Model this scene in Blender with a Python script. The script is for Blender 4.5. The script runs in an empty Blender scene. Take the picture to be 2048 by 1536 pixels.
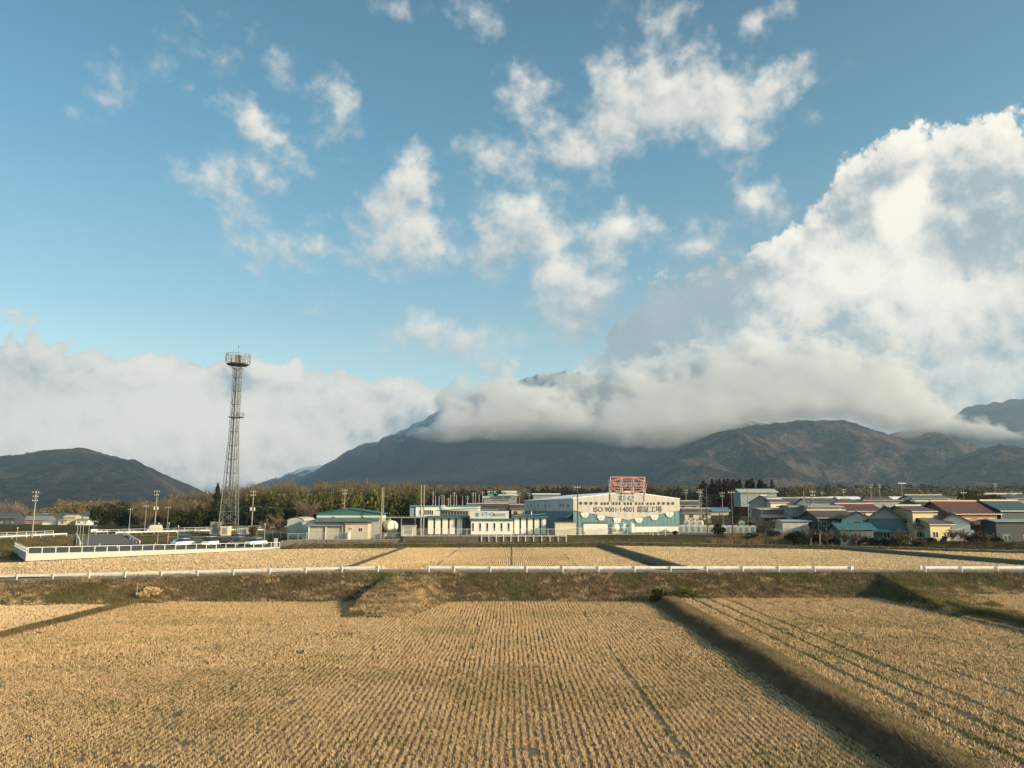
import bpy, math, random
import numpy as np
from mathutils import Vector, Matrix
R = math.radians
SC = bpy.context.scene
COL = SC.collection
# ------------------------------------------------------------------ camera
CZ = 9.35; TH = R(9.22); FPX = 1540.0
def ray(px, py):
    x = (px-1024)/FPX; u = (768-py)/FPX
    return (x, math.cos(TH)-u*math.sin(TH), math.sin(TH)+u*math.cos(TH))
def at(px, py, D):            # the point seen at a photograph pixel, at distance D ahead
    r = ray(px, py); s = D/r[1]
    return Vector((r[0]*s, D, CZ+r[2]*s))
def atz(px, py, z):           # the point seen at a photograph pixel, on the level z
    r = ray(px, py); s = (z-CZ)/r[2]
    return Vector((r[0]*s, r[1]*s, z))
cam = bpy.data.cameras.new('camera'); co = bpy.data.objects.new('camera', cam); COL.objects.link(co)
co.location = (0, 0, CZ); co.rotation_euler = (R(90)+TH, 0, 0)
cam.sensor_width = 36; cam.lens = 36*FPX/2048; cam.clip_start = 0.5; cam.clip_end = 60000
SC.camera = co
SC.render.resolution_x = 1024; SC.render.resolution_y = 768
SC.view_settings.view_transform = 'Standard'; SC.view_settings.look = 'None'
SC.view_settings.exposure = 0.45; SC.view_settings.gamma = 1; SC.view_settings.use_curve_mapping = False
SC.cycles.use_denoising = True
SC.cycles.max_bounces = 6; SC.cycles.volume_bounces = 3; SC.cycles.transparent_max_bounces = 16
SC.cycles.caustics_reflective = False; SC.cycles.caustics_refractive = False
# ------------------------------------------------------------------ sun
SUN_EL = R(17); SUN_AZ = R(120)        # azimuth clockwise from +Y: from the right, behind the viewer
sd = Vector((math.sin(SUN_AZ)*math.cos(SUN_EL), math.cos(SUN_AZ)*math.cos(SUN_EL), math.sin(SUN_EL)))
sl = bpy.data.lights.new('sun', 'SUN'); sl.energy = 4.3; sl.angle = R(0.5); sl.color = (1, .785, .53)
so = bpy.data.objects.new('sun', sl); COL.objects.link(so); so.rotation_euler = (-sd).to_track_quat('-Z', 'Y').to_euler()
# ------------------------------------------------------------------ node helper
class NT:
    def __init__(s, tree): s.t = tree
    def n(s, typ, props=None, **inp):
        nd = s.t.nodes.new(typ)
        for k, v in (props or {}).items(): setattr(nd, k, v)
        for k, v in inp.items():
            key = int(k[1:]) if k[0] == 'i' and k[1:].isdigit() else k.replace('_', ' ')
            sock = nd.inputs[key]
            if isinstance(v, bpy.types.NodeSocket): s.t.links.new(v, sock)
            elif isinstance(v, bpy.types.Node): s.t.links.new(v.outputs[0], sock)
            else:
                try: sock.default_value = v
                except Exception: sock.default_value = tuple(v)+(1,)
        return nd
    def m(s, op, a, b=0.0, c=0.0, clamp=False):
        return s.n('ShaderNodeMath', {'operation': op, 'use_clamp': clamp}, i0=a, i1=b, i2=c).outputs[0]
    def vm(s, op, a, b=(0, 0, 0)):
        return s.n('ShaderNodeVectorMath', {'operation': op}, i0=a, i1=b).outputs[0]
    def noise(s, vec, scale, detail=4, rough=.55, out=0, dist=0.0, dim='3D'):
        nd = s.n('ShaderNodeTexNoise', {'noise_dimensions': dim}, Vector=vec, Scale=scale, Detail=detail, Roughness=rough, Distortion=dist)
        return nd.outputs[out]
    def mix(s, f, a, b, mode='MIX'):
        nd = s.t.nodes.new('ShaderNodeMix'); nd.data_type = 'RGBA'; nd.blend_type = mode
        for i, v in ((0, f), (6, a), (7, b)):
            if isinstance(v, bpy.types.NodeSocket): s.t.links.new(v, nd.inputs[i])
            else: nd.inputs[i].default_value = v if i == 0 else (tuple(v)+(1,) if len(v) == 3 else v)
        return nd.outputs[2]
    def mr(s, v, a, b, c=0.0, d=1.0, smooth=True):
        return s.n('ShaderNodeMapRange', {'interpolation_type': 'SMOOTHSTEP' if smooth else 'LINEAR'}, i0=v, i1=a, i2=b, i3=c, i4=d).outputs[0]
# ------------------------------------------------------------------ sky with its clouds, laid out by compass direction
def ang(px, py):
    r = ray(px, py); h = math.hypot(r[0], r[1])
    return math.atan2(r[0], r[1]), math.atan2(r[2], h)
def ell(cx, cy, rx, ry, rot):
    a0 = ang(cx, cy); c, s = math.cos(R(rot)), math.sin(R(rot))
    ax = ang(cx+rx*c, cy-rx*s); ay = ang(cx+ry*s, cy+ry*c)
    v = (ax[0]-a0[0], ax[1]-a0[1]); w = (ay[0]-a0[0], ay[1]-a0[1])
    return a0, math.hypot(*v), math.hypot(*w), math.atan2(v[1], v[0])
#  cx, cy, rx, ry, rotation (deg, counter-clockwise), weight
CLOUDS = [
 # wisps of the upper left
 (490,232,75,42,-30,.75),(525,262,45,50,-60,.5),(668,220,55,95,15,.62),(690,200,40,40,0,.3),(480,325,70,50,0,.42),(575,325,75,55,10,.5),(520,355,90,40,0,.3),
 (395,355,80,38,-30,.6),(455,415,50,90,25,.62),(520,435,35,50,0,.4),(520,505,95,45,-10,.4),(610,480,70,40,20,.42),(650,508,55,30,0,.45),(530,535,40,35,0,.3),
 (540,105,80,50,-20,.34),(330,125,150,55,0,.24),(215,170,60,60,-30,.28),(200,215,90,35,15,.2),(400,70,120,50,10,.15),(655,612,65,24,0,.4),(580,150,40,60,30,.22),
 # middle towers
 (820,345,55,75,0,.8),(800,400,85,75,15,.72),(745,425,60,50,0,.5),(820,490,110,60,5,.8),(760,510,80,40,0,.4),(860,470,50,50,0,.4),(790,550,40,20,0,.3),
 (1050,425,100,85,0,1.0),(1000,500,75,60,0,.5),(1090,490,50,70,0,.35),(980,520,60,45,0,.4),
 (1235,465,80,62,10,1.0),(1180,480,50,30,0,.35),
 (1110,545,60,85,10,.85),(1160,600,100,90,0,.7),(1130,660,90,60,0,.62),(1200,560,70,60,0,.5),
 (960,300,70,45,10,.5),(1010,325,75,40,15,.5),(1040,180,62,62,0,.75),(1090,200,60,60,0,.42),(1110,280,90,60,0,.55),(1190,320,65,85,0,.62),(1160,300,120,45,0,.3),
 (1210,190,55,90,15,.62),(1300,120,65,80,30,.6),(1340,30,60,60,0,.62),(1310,200,130,75,20,.7),(1280,240,90,80,0,.5),(1440,190,130,70,10,.85),(1480,260,80,75,-20,.8),(1560,165,90,40,35,.72),(1380,230,100,75,0,.5),(1400,110,50,35,40,.45),(1230,150,50,60,0,.3),(1680,150,80,30,20,.16),
 (1540,30,90,35,35,.45),(1500,60,70,30,50,.32),(960,20,70,50,-20,.55),(800,12,60,35,0,.38),(1225,30,50,40,0,.2),(1620,240,70,40,0,.12),
 (1510,395,70,48,0,.72),(1530,430,75,55,0,.35),(1390,455,80,38,0,.32),(1410,512,90,48,0,.8),(1330,455,50,35,0,.2),
 (850,660,75,45,0,.7),(800,690,60,35,0,.42),(910,690,75,50,-20,.55),(960,715,65,40,-10,.5),(990,660,45,40,0,.38),(1010,700,50,60,0,.3),
]
BIG = [   # the great cloud on the right
 (2050,300,90,120,60,1.0),(2040,420,170,190,0,1.6),(1835,290,75,58,10,1.2),(1800,330,110,80,30,1.1),(1690,350,60,50,30,.8),(1820,430,220,160,30,2.0),(1700,520,260,130,35,2.0),
 (1560,620,330,120,28,2.2),(1380,680,220,120,30,1.6),(1330,600,160,80,20,.6),(1950,600,330,200,10,2.4),(1700,700,500,150,5,2.4),(1560,480,45,30,30,.5),(1250,740,150,70,30,1.1),(2030,700,110,60,0,1),
 (1500,820,500,90,0,2.0),(1850,820,320,80,0,2.0),(1120,830,260,70,0,1.0),
]
BANK = [   # the bank along the horizon on the left
 (-60,850,420,140,0,2.4),(300,850,420,130,0,2.4),(600,870,330,110,0,2.2),(780,880,230,110,0,1.8),(20,635,80,30,-5,.6),(60,700,120,70,-10,.62),(120,715,60,40,0,.45),
 (290,750,100,34,0,1.1),(380,780,120,50,0,1.0),(90,790,260,70,0,1.2),(285,725,55,35,0,.6),(555,745,75,48,0,1.1),(480,760,60,35,0,.6),(800,770,80,26,0,.4),(690,750,50,28,0,.25),(560,800,300,50,0,.7),
]
TONE = [   # lit and shaded masses inside the clouds
 (1835,270,80,50,10,.55),(1690,340,60,40,30,.45),(1820,410,62,55,20,1.3),(1810,455,45,50,0,.7),(1620,520,170,90,30,.40),(1750,560,210,70,15,.55),(1880,560,180,60,5,.35),(1870,625,130,60,20,.45),(1560,480,50,32,40,.3),
 (2020,260,60,90,-30,.3),(1990,420,150,130,0,-.40),(1700,400,110,90,30,-.42),(1950,500,120,50,10,-.35),(1400,600,230,100,27,-.62),(1270,665,110,90,40,-.38),(1330,690,120,60,20,-.30),(1480,710,170,50,25,.25),(1230,705,60,60,30,-.35),
 (1690,640,130,42,45,-.40),(1550,740,220,40,12,-.28),(1650,800,330,45,0,.12),(1350,870,380,60,0,-.7),(1000,850,260,70,10,-.8),(1950,740,180,60,0,.05),(1850,780,80,30,0,-.1),
 (1450,530,90,30,0,-.3),(1530,430,60,35,0,-.25),(470,768,85,26,10,-.55),(340,790,150,40,-12,.55),(285,733,60,26,0,.7),(380,765,80,34,-20,.7),(565,735,50,28,15,.5),(330,745,90,16,10,-.35),(570,745,60,35,20,.35),(500,860,500,90,0,.42),(100,820,300,70,0,.15),(60,760,140,30,-15,-.2),(100,850,420,100,0,.34),(620,800,250,30,0,.15),
 (1700,620,60,60,0,.2),(1050,400,70,50,0,.3),(1235,450,55,35,0,.4),(1110,520,40,50,0,.3),(1020,510,80,50,0,-.2),(1160,640,90,60,0,-.15),(1480,270,60,50,0,.25),(820,340,50,50,0,.15),(850,650,60,25,0,.3),(1400,500,70,20,0,.35),(820,480,90,30,0,.12),(1500,385,40,20,0,.35),
]
w = bpy.data.worlds.new('World'); SC.world = w; w.use_nodes = True
wt = w.node_tree; wt.nodes.clear()
def blob_group(name, blobs, mode):
    g = bpy.data.node_groups.new(name, 'ShaderNodeTree')
    g.interface.new_socket(name='P', in_out='INPUT', socket_type='NodeSocketVector')
    g.interface.new_socket(name='V', in_out='OUTPUT', socket_type='NodeSocketFloat')
    k = NT(g); gi = k.n('NodeGroupInput'); go = k.n('NodeGroupOutput'); P = gi.outputs[0]
    wx = {'wisp': (.034, .030), 'billow': (.034, .030), 'tone': (.06, .05)}[mode]
    wv = k.noise(P, 14, 3, .5, out=1, dim='2D'); wv = k.vm('SUBTRACT', wv, (.5, .5, .5)); Q = k.vm('ADD', P, k.vm('MULTIPLY', wv, wx+(0,)))
    if mode != 'tone':
        w2 = k.noise(P, 55, 3, .6, out=1, dim='2D'); w2 = k.vm('SUBTRACT', w2, (.5, .5, .5)); Q = k.vm('ADD', Q, k.vm('MULTIPLY', w2, (.020, .020, 0)))
    acc = None; SCB = 1.22 if mode == 'wisp' else 1.33
    for b in blobs:
        c, r1, r2, th = ell(*b[:5])
        mp = k.n('ShaderNodeMapping', {'vector_type': 'TEXTURE'}, Vector=Q, Location=(c[0], c[1], 0), Rotation=(0, 0, th), Scale=(r1*SCB, r2*SCB, 1))
        gr = k.n('ShaderNodeTexGradient', {'gradient_type': 'SPHERICAL'}, Vector=mp).outputs[1]
        acc = k.m('MULTIPLY', gr, b[5]*1.5) if acc is None else k.m('MULTIPLY_ADD', gr, b[5]*1.5, acc)
    if mode == 'wisp':
        mp = k.n('ShaderNodeMapping', Vector=P, Scale=(1, 1.25, 1), Rotation=(0, 0, .35))
        f = k.m('MULTIPLY_ADD', k.noise(mp, 30, 7, .56, dim='2D'), 1.9, -.93)
        gate = k.mr(acc, 0.0, .15); acc = k.m('MULTIPLY_ADD', f, gate, k.m('MINIMUM', acc, 1.6))
        acc = k.m('MULTIPLY_ADD', k.m('MULTIPLY_ADD', k.noise(P, 9, 2, .5, dim='2D'), .5, -.25), gate, acc)
    if mode == 'billow':
        v1 = k.n('ShaderNodeTexVoronoi', {'feature': 'SMOOTH_F1', 'normalize': False, 'voronoi_dimensions': '2D'}, Vector=k.vm('ADD', P, k.vm('MULTIPLY', w2, (.012, .012, 0))), Scale=23.0, Detail=3.0, Roughness=.55, Lacunarity=2.3, Smoothness=.35).outputs[0]
        f = k.m('MULTIPLY_ADD', v1, -1.5, .60)
        f2 = k.m('MULTIPLY_ADD', k.noise(P, 30, 8, .58, dim='2D'), .60, -.30)
        gate = k.mr(acc, 0.0, .2); acc = k.m('MINIMUM', acc, 2.3)
        acc = k.m('MULTIPLY_ADD', k.m('ADD', f, f2), gate, acc)
    g.links.new(acc, go.inputs[0]); return g
k = NT(wt)
tc = k.n('ShaderNodeTexCoord').outputs[0]
sx = k.n('ShaderNodeSeparateXYZ', i0=tc)
X, Y, Z = sx.outputs
az = k.m('ARCTAN2', X, Y); el = k.m('ARCSINE', Z)
P = k.n('ShaderNodeCombineXYZ', i0=az, i1=el, i2=0.0).outputs[0]
GC = blob_group('cloud_wisps', CLOUDS, 'wisp'); GB = blob_group('cloud_billows', BIG, 'billow'); GK = blob_group('cloud_bank', BANK, 'billow'); GT = blob_group('cloud_tone', TONE, 'tone')
def grp(g, v):
    nd = wt.nodes.new('ShaderNodeGroup'); nd.node_tree = g; wt.links.new(v, nd.inputs[0]); return nd.outputs[0]
P2 = k.vm('ADD', P, (.009, .015, 0))
a0 = grp(GC, P); b0 = grp(GB, P); c0 = grp(GK, P); c1 = grp(GK, P2); a1 = grp(GC, P2); b1 = grp(GB, P2); tone = grp(GT, P)
cov = k.m('MAXIMUM', k.m('MAXIMUM', k.mr(a0, .08, 1.55, 0, .93), k.mr(b0, .22, .95)), k.mr(c0, .10, .85))
mn = lambda v: k.m('MINIMUM', k.m('MAXIMUM', v, 0.0), 2.4)
lit = k.m('ADD', k.m('MULTIPLY', k.m('SUBTRACT', mn(a0), mn(a1)), .30), k.m('MULTIPLY', k.m('SUBTRACT', mn(b0), mn(b1)), .34))
lit = k.m('ADD', lit, k.m('MULTIPLY', k.m('SUBTRACT', mn(c0), mn(c1)), .30)); lit = k.m('ADD', lit, .72)
lit = k.m('MULTIPLY_ADD', tone, .80, lit)
lit = k.m('MULTIPLY_ADD', k.m('SUBTRACT', k.noise(P, 26, 6, .52, dim='2D'), .5), .18, lit)
lit = k.m('MAXIMUM', lit, k.m('MULTIPLY_ADD', k.noise(P, 12, 5, .5, dim='2D'), .5, -.02))
cr = k.n('ShaderNodeValToRGB', Fac=k.m('MULTIPLY', lit, .7))
e = cr.color_ramp.elements
e[0].position = 0; e[0].color = (.29, .37, .42, 1); e[1].position = 1; e[1].color = (1.12, 1.05, .91, 1)
for p_, c_ in ((.18, (.38, .47, .51)), (.36, (.54, .59, .60)), (.52, (.76, .745, .69)), (.68, (.94, .89, .79))):
    q = e.new(p_); q.color = c_+(1,)
sky = k.n('ShaderNodeTexSky', {'sky_type': 'NISHITA', 'sun_disc': False, 'sun_elevation': SUN_EL, 'sun_rotation': SUN_AZ, 'altitude': 100, 'air_density': 1.0, 'dust_density': 1.6, 'ozone_density': 2.0})
WS = .105
skr = k.n('ShaderNodeValToRGB', Fac=k.m('MULTIPLY', el, 1.4)); q = skr.color_ramp.elements   # air colour by height above the horizon
q[0].position = 0; q[0].color = (1.9, 1.75, 1.5, 1); q[1].position = 1; q[1].color = (.56, 1.02, .98, 1)
for p_, c_ in ((.16, (2.1, 1.98, 1.58)), (.34, (1.34, 1.50, 1.25)), (.62, (.80, 1.32, 1.20))):
    z_ = q.new(p_); z_.color = c_+(1,)
skc = k.mix(1.0, sky.outputs[0], skr.outputs[0], 'MULTIPLY')
cl = k.mix(1.0, cr.outputs[0], (1/WS*.74,)*3, 'MULTIPLY')
col = k.mix(cov, skc, cl)
bg = k.n('ShaderNodeBackground', Color=col, Strength=WS)
k.n('ShaderNodeOutputWorld', Surface=bg)
w.cycles.sampling_method = 'MANUAL'; w.cycles.sample_map_resolution = 512
# ------------------------------------------------------------------ mesh helpers
def vnoise(x, y, seed=0):
    x = np.asarray(x, float); y = np.asarray(y, float)
    xi = np.floor(x).astype(np.int64); yi = np.floor(y).astype(np.int64); fx = x-xi; fy = y-yi
    fx = fx*fx*fx*(fx*(fx*6-15)+10); fy = fy*fy*fy*(fy*(fy*6-15)+10)
    def h(a, b):
        n = (a*374761393 + b*668265263 + seed*1442695041) & 0xffffffff
        n = ((n ^ (n >> 13))*1274126177) & 0xffffffff; n = n ^ (n >> 16)
        return (n & 0xffff)/65535.0
    return (h(xi, yi)*(1-fx)+h(xi+1, yi)*fx)*(1-fy)+(h(xi, yi+1)*(1-fx)+h(xi+1, yi+1)*fx)*fy
def fbm(x, y, o=5, seed=0, g=.5):
    s = 0; a = 1; t = 0
    for i in range(o):
        s = s+a*vnoise(x*2**i+i*17.3, y*2**i-i*9.1, seed+i); t += a; a *= g
    return s/t
def ridged(x, y, o=4, seed=0):
    s = 0; a = 1; t = 0
    for i in range(o):
        s = s+a*(1-abs(2*vnoise(x*2**i+i*7.7, y*2**i+i*3.1, seed+i)-1)); t += a; a *= .5
    return s/t
def tag(o, label=None, cat=None, group=None, kind=None):
    if label: o['label'] = label
    if cat: o['category'] = cat
    if group: o['group'] = group
    if kind: o['kind'] = kind
    return o
def link(name, me, mat, parent=None):
    o = bpy.data.objects.new(name, me); COL.objects.link(o)
    for m_ in (mat if isinstance(mat, (list, tuple)) else [mat]): me.materials.append(m_)
    if parent: o.parent = parent
    return o
def npmesh(name, V, F, mat, parent=None, smooth=False, mi=None, n=None):
    """V (N,3); F (M,k) one face size"""
    V = np.asarray(V, np.float32); F = np.asarray(F, np.int32); kf = F.shape[1]
    me = bpy.data.meshes.new(name); me.vertices.add(len(V)); me.vertices.foreach_set('co', V.ravel())
    me.loops.add(F.size); me.loops.foreach_set('vertex_index', F.ravel())
    me.polygons.add(len(F)); me.polygons.foreach_set('loop_start', np.arange(0, F.size, kf, dtype=np.int32))
    me.polygons.foreach_set('loop_total', np.full(len(F), kf, np.int32))
    if smooth: me.polygons.foreach_set('use_smooth', np.ones(len(F), bool))
    if mi is not None: me.polygons.foreach_set('material_index', np.asarray(mi, np.int32))
    me.update(calc_edges=True)
    return link(name, me, mat, parent)
def gridfaces(nu, nv, flip=False):
    i = np.arange(nu-1)[:, None]*nv+np.arange(nv-1)[None, :]
    a = i.ravel(); F = np.stack([a, a+nv, a+nv+1, a+1], 1)
    return F[:, ::-1] if flip else F
class MB:
    """collects boxes, bars, tubes and polygons into ONE mesh object"""
    def __init__(s): s.v = []; s.f = []; s.m = []; s.cur = 0
    def add(s, vs, fs):
        b = len(s.v); s.v += [tuple(p) for p in vs]; s.f += [tuple(i+b for i in f) for f in fs]; s.m += [s.cur]*len(fs); return s
    def box(s, x0, x1, y0, y1, z0, z1):
        return s.add([(x0,y0,z0),(x1,y0,z0),(x1,y1,z0),(x0,y1,z0),(x0,y0,z1),(x1,y0,z1),(x1,y1,z1),(x0,y1,z1)],
                     [(0,3,2,1),(4,5,6,7),(0,1,5,4),(1,2,6,5),(2,3,7,6),(3,0,4,7)])
    def bar(s, a, b, w_, h_=None):
        a = Vector(a); b = Vector(b); d = (b-a).normalized(); h_ = h_ or w_
        up = Vector((0,0,1)) if abs(d.z) < .95 else Vector((0,1,0))
        sd_ = d.cross(up).normalized()*w_/2; u_ = sd_.cross(d).normalized()*h_/2
        vs = [a-sd_-u_, a+sd_-u_, a+sd_+u_, a-sd_+u_, b-sd_-u_, b+sd_-u_, b+sd_+u_, b-sd_+u_]
        return s.add(vs, [(0,1,2,3),(7,6,5,4),(0,4,5,1),(1,5,6,2),(2,6,7,3),(3,7,4,0)])
    def tube(s, a, b, r0, r1=None, n=8, cap=True):
        a = Vector(a); b = Vector(b); d = (b-a).normalized(); r1 = r0 if r1 is None else r1
        up = Vector((0,0,1)) if abs(d.z) < .95 else Vector((0,1,0))
        e1 = d.cross(up).normalized(); e2 = d.cross(e1)
        vs = [a+(e1*math.cos(2*math.pi*i/n)+e2*math.sin(2*math.pi*i/n))*r0 for i in range(n)]+[b+(e1*math.cos(2*math.pi*i/n)+e2*math.sin(2*math.pi*i/n))*r1 for i in range(n)]
        fs = [(i, i+n, (i+1)%n+n, (i+1)%n) for i in range(n)]
        if cap: fs += [tuple(range(n)), tuple(range(2*n-1, n-1, -1))]
        return s.add(vs, fs)
    def prism(s, poly, off):   # polygon (3-D points) extruded by off
        n = len(poly); off = Vector(off); p = [Vector(q) for q in poly]
        return s.add(p+[q+off for q in p], [tuple(range(n))[::-1], tuple(range(n, 2*n))]+[(i, (i+1)%n, (i+1)%n+n, i+n) for i in range(n)])
    def build(s, name, mat, parent=None, smooth=False):
        me = bpy.data.meshes.new(name); me.from_pydata(s.v, [], s.f); me.update()
        me.polygons.foreach_set('material_index', s.m)
        if smooth: me.polygons.foreach_set('use_smooth', [True]*len(s.f))
        o = link(name, me, mat, parent); return o
def empty(name, loc=(0,0,0), rz=0, label=None, cat=None, group=None):
    o = bpy.data.objects.new(name, None); COL.objects.link(o); o.location = loc; o.rotation_euler = (0,0,rz); o.empty_display_size = .5
    return tag(o, label, cat, group)
KIDS = {}
def copy_tree(o, parent=None):
    c = o.copy(); COL.objects.link(c)
    if parent: c.parent = parent
    for ch in o.children: copy_tree(ch, c)
    return c
# ------------------------------------------------------------------ materials
def mat(name, base=(.5,.5,.5), rough=.8, var=.12, scale=3.0, bump=0.0, bscale=None, metal=0.0, second=None, detail=5, coat=0.0, spec=.5, thr=None, stretch=None):
    m_ = bpy.data.materials.new(name); m_.use_nodes = True; t = m_.node_tree; t.nodes.clear(); k = NT(t)
    P = k.n('ShaderNodeTexCoord').outputs[3]
    if stretch: P = k.n('ShaderNodeMapping', Vector=P, Scale=stretch).outputs[0]
    nz = k.noise(P, scale, detail, .6)
    if second:
        f = k.mr(nz, *(thr or (.38, .62)))
        c = k.mix(f, base, second)
        n2 = k.noise(P, scale*6.1, 3, .6); c = k.mix(k.mr(n2, .3, .7, 0, var*2, False), c, tuple(x*.55 for x in base))
    else:
        f = k.mr(nz, .25, .75, 0, 1, False)
        c = k.mix(f, tuple(max(0, x*(1-var)) for x in base), tuple(min(1, x*(1+var)) for x in base))
    b = k.n('ShaderNodeBsdfPrincipled', Base_Color=c, Roughness=rough, Metallic=metal)
    b.inputs['Specular IOR Level'].default_value = spec
    if coat: b.inputs['Coat Weight'].default_value = coat
    if bump:
        bn = k.n('ShaderNodeBump', Height=k.noise(P, bscale or scale*4, 4, .6), Strength=min(1, bump), Distance=bump)
        t.links.new(bn.outputs[0], b.inputs['Normal'])
    k.n('ShaderNodeOutputMaterial', Surface=b); return m_
# ------------------------------------------------------------------ mountains
def mountain_mat(name, snow=None, conifer=(.007,.015,.026), wood=(.060,.050,.048), thr=(.45,.57), fscale=1/420.0, grass=None):  # default tones hold painted cloud shade and haze blue
    m_ = bpy.data.materials.new(name); m_.use_nodes = True; t = m_.node_tree; t.nodes.clear(); k = NT(t)
    g = k.n('ShaderNodeNewGeometry'); P = g.outputs['Position']
    f = k.mr(k.noise(P, fscale, 8, .62), *thr)
    c = k.mix(f, conifer, wood)
    f2 = k.mr(k.noise(P, 1/60.0, 5, .7), .35, .65, 0, .75); c = k.mix(f2, c, tuple(a*.5+b*.3 for a, b in zip(wood, conifer)))
    if grass: c = k.mix(k.mr(k.noise(P, 1/260.0, 4, .5), .66, .70), c, grass)
    tree = k.noise(P, 1/16.0, 5, .75)
    c = k.mix(1.0, c, k.n('ShaderNodeCombineXYZ', i0=k.mr(tree, .36, .64, .25, 1.9, False), i1=k.mr(tree, .36, .64, .25, 1.9, False), i2=k.mr(tree, .36, .64, .3, 1.8, False)).outputs[0], 'MULTIPLY')
    if snow:
        z = k.n('ShaderNodeSeparateXYZ', i0=P).outputs[2]
        mp = k.n('ShaderNodeMapping', Vector=P, Scale=(1/110., 1/110., 1/70.))
        nz = k.noise(mp, 1.0, 6, .68)
        s = k.m('ADD', k.m('MULTIPLY_ADD', z, 1.0/snow[1], -snow[0]/snow[1]), k.m('MULTIPLY_ADD', nz, 5.0, -2.5))
        c = k.mix(k.mr(s, -.05, .25), c, (.72,.74,.78))
    b = k.n('ShaderNodeBsdfDiffuse', Color=c, Roughness=1.0)
    bn = k.n('ShaderNodeBump', Height=k.noise(P, 1/22.0, 5, .75), Strength=1.0, Distance=45.0)
    t.links.new(bn.outputs[0], b.inputs['Normal'])
    k.n('ShaderNodeOutputMaterial', Surface=b); return m_
def mountain(name, prof, D0, D1, D2, foot, mt, amp, nscale, seed, nu=420, nv=150, power=1.0, label=None, warp=.35, rough=0.0, step=0.0):
    px = np.linspace(prof[0][0], prof[-1][0], nu)
    py = np.interp(px, [p[0] for p in prof], [p[1] for p in prof])
    jit = (fbm(px/14., px*0+seed, 4, seed)-.5)*rough/FPX*D1*2
    v = np.linspace(0, 1.5, nv)
    XX = np.zeros((nu, nv)); YY = XX.copy(); ZZ = XX.copy()
    th = np.array([ray(a, b) for a, b in zip(px, py)])
    slope = th[:, 0]/th[:, 1]; tan = th[:, 2]/th[:, 1]
    zr = CZ+tan*D1
    for j, q in enumerate(v):
        if q <= 1: D = D0+(D1-D0)*q; s = q**power
        else: D = D1+(D2-D1)*(q-1)/.5; s = 1-(q-1)*1.1
        YY[:, j] = D; XX[:, j] = slope*D; ZZ[:, j] = foot+(zr-foot)*s+jit*math.exp(-((q-1)/.045)**2)
    q = v[None, :]
    env = np.clip(np.where(q <= 1, np.sin(np.pi*np.clip(q, 0, 1))**.8, (q-1)), 0, 1)
    wx = (fbm(XX/nscale/2.2, YY/nscale/2.2, 3, seed+50)-.5)*2*warp
    rg = ridged(XX/nscale+wx, YY/nscale*.42+wx*.6, 5, seed)-.62
    hgt = np.clip((zr-foot)/max(1e-3, (zr-foot).max()), .12, 1)[:, None]
    ZZ = ZZ+rg*amp*env*hgt + (fbm(XX/nscale*5, YY/nscale*5, 4, seed+9)-.5)*amp*.16*np.clip(env+.1, 0, 1)*hgt
    V = np.stack([XX, YY, ZZ], 2).reshape(-1, 3)
    o = npmesh(name, V, gridfaces(nu, nv), mt, smooth=True)
    tag(o, label=label, kind='structure'); return o
M_MT = mountain_mat('shade_tinted_forest', snow=(700., 230.))  # forest colours darkened to stand in for cloud shadow, blued for haze
M_HILL = mountain_mat('hill_forest', conifer=(.011,.018,.018), wood=(.22,.145,.10), thr=(.47,.56), fscale=1/260., grass=(.20,.17,.10))
M_LEFT = mountain_mat('left_hill_forest', wood=(.17,.12,.09), thr=(.55,.66), fscale=1/520., conifer=(.010,.018,.022))
M_FAR = mountain_mat('far_mountain_forest', snow=(1150., 200.), wood=(.12,.09,.07))
M_FARW = mountain_mat('snowy_far_forest', snow=(400., 100.), wood=(.12,.09,.07))
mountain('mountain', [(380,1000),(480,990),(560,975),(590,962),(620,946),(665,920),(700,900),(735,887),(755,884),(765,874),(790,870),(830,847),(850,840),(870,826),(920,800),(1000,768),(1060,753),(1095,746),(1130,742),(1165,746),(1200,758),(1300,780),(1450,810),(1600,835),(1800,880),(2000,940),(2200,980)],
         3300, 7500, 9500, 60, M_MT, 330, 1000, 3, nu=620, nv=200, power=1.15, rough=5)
mountain('far_hill', [(380,1000),(470,984),(520,965),(560,953),(600,936),(640,927),(665,929),(700,945),(800,980)], 7800, 9000, 9600, 60, M_FARW, 260, 1500, 11, nu=200, nv=80, rough=3)
mountain('hill', [(1180,985),(1290,940),(1350,905),(1400,878),(1440,864),(1500,851),(1580,842),(1640,842),(1690,838),(1740,856),(1800,880),(1900,920),(1960,950),(2100,985)], 2700, 4300, 5200, 45, M_HILL, 300, 480, 21, nu=460, nv=170, power=1.05, rough=4)
mountain('hill', [(1560,985),(1700,905),(1780,868),(1850,854),(1890,862),(1940,885),(1990,912),(2060,945),(2200,985)], 3000, 4700, 5600, 45, M_HILL, 260, 480, 27, nu=360, nv=150, rough=4)
mountain('hill', [(1800,985),(1900,925),(1960,897),(2000,887),(2050,895),(2120,880),(2250,905),(2400,985)], 2500, 3500, 4300, 45, M_HILL, 140, 380, 33, nu=260, nv=120, rough=4)
mountain('mountain', [(1790,985),(1860,860),(1905,832),(1925,818),(1950,811),(2000,803),(2048,795),(2150,780),(2300,800),(2450,900)], 5200, 7600, 9000, 60, M_FAR, 240, 800, 41, nu=260, nv=120, rough=4)
mountain('hill', [(-330,1000),(-200,930),(-60,918),(0,912),(60,906),(110,898),(165,896),(200,905),(270,921),(320,944),(370,966),(415,988),(440,1004)], 2300, 4300, 5200, -2, M_LEFT, 150, 560, 55, nu=420, nv=150, rough=3)
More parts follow.
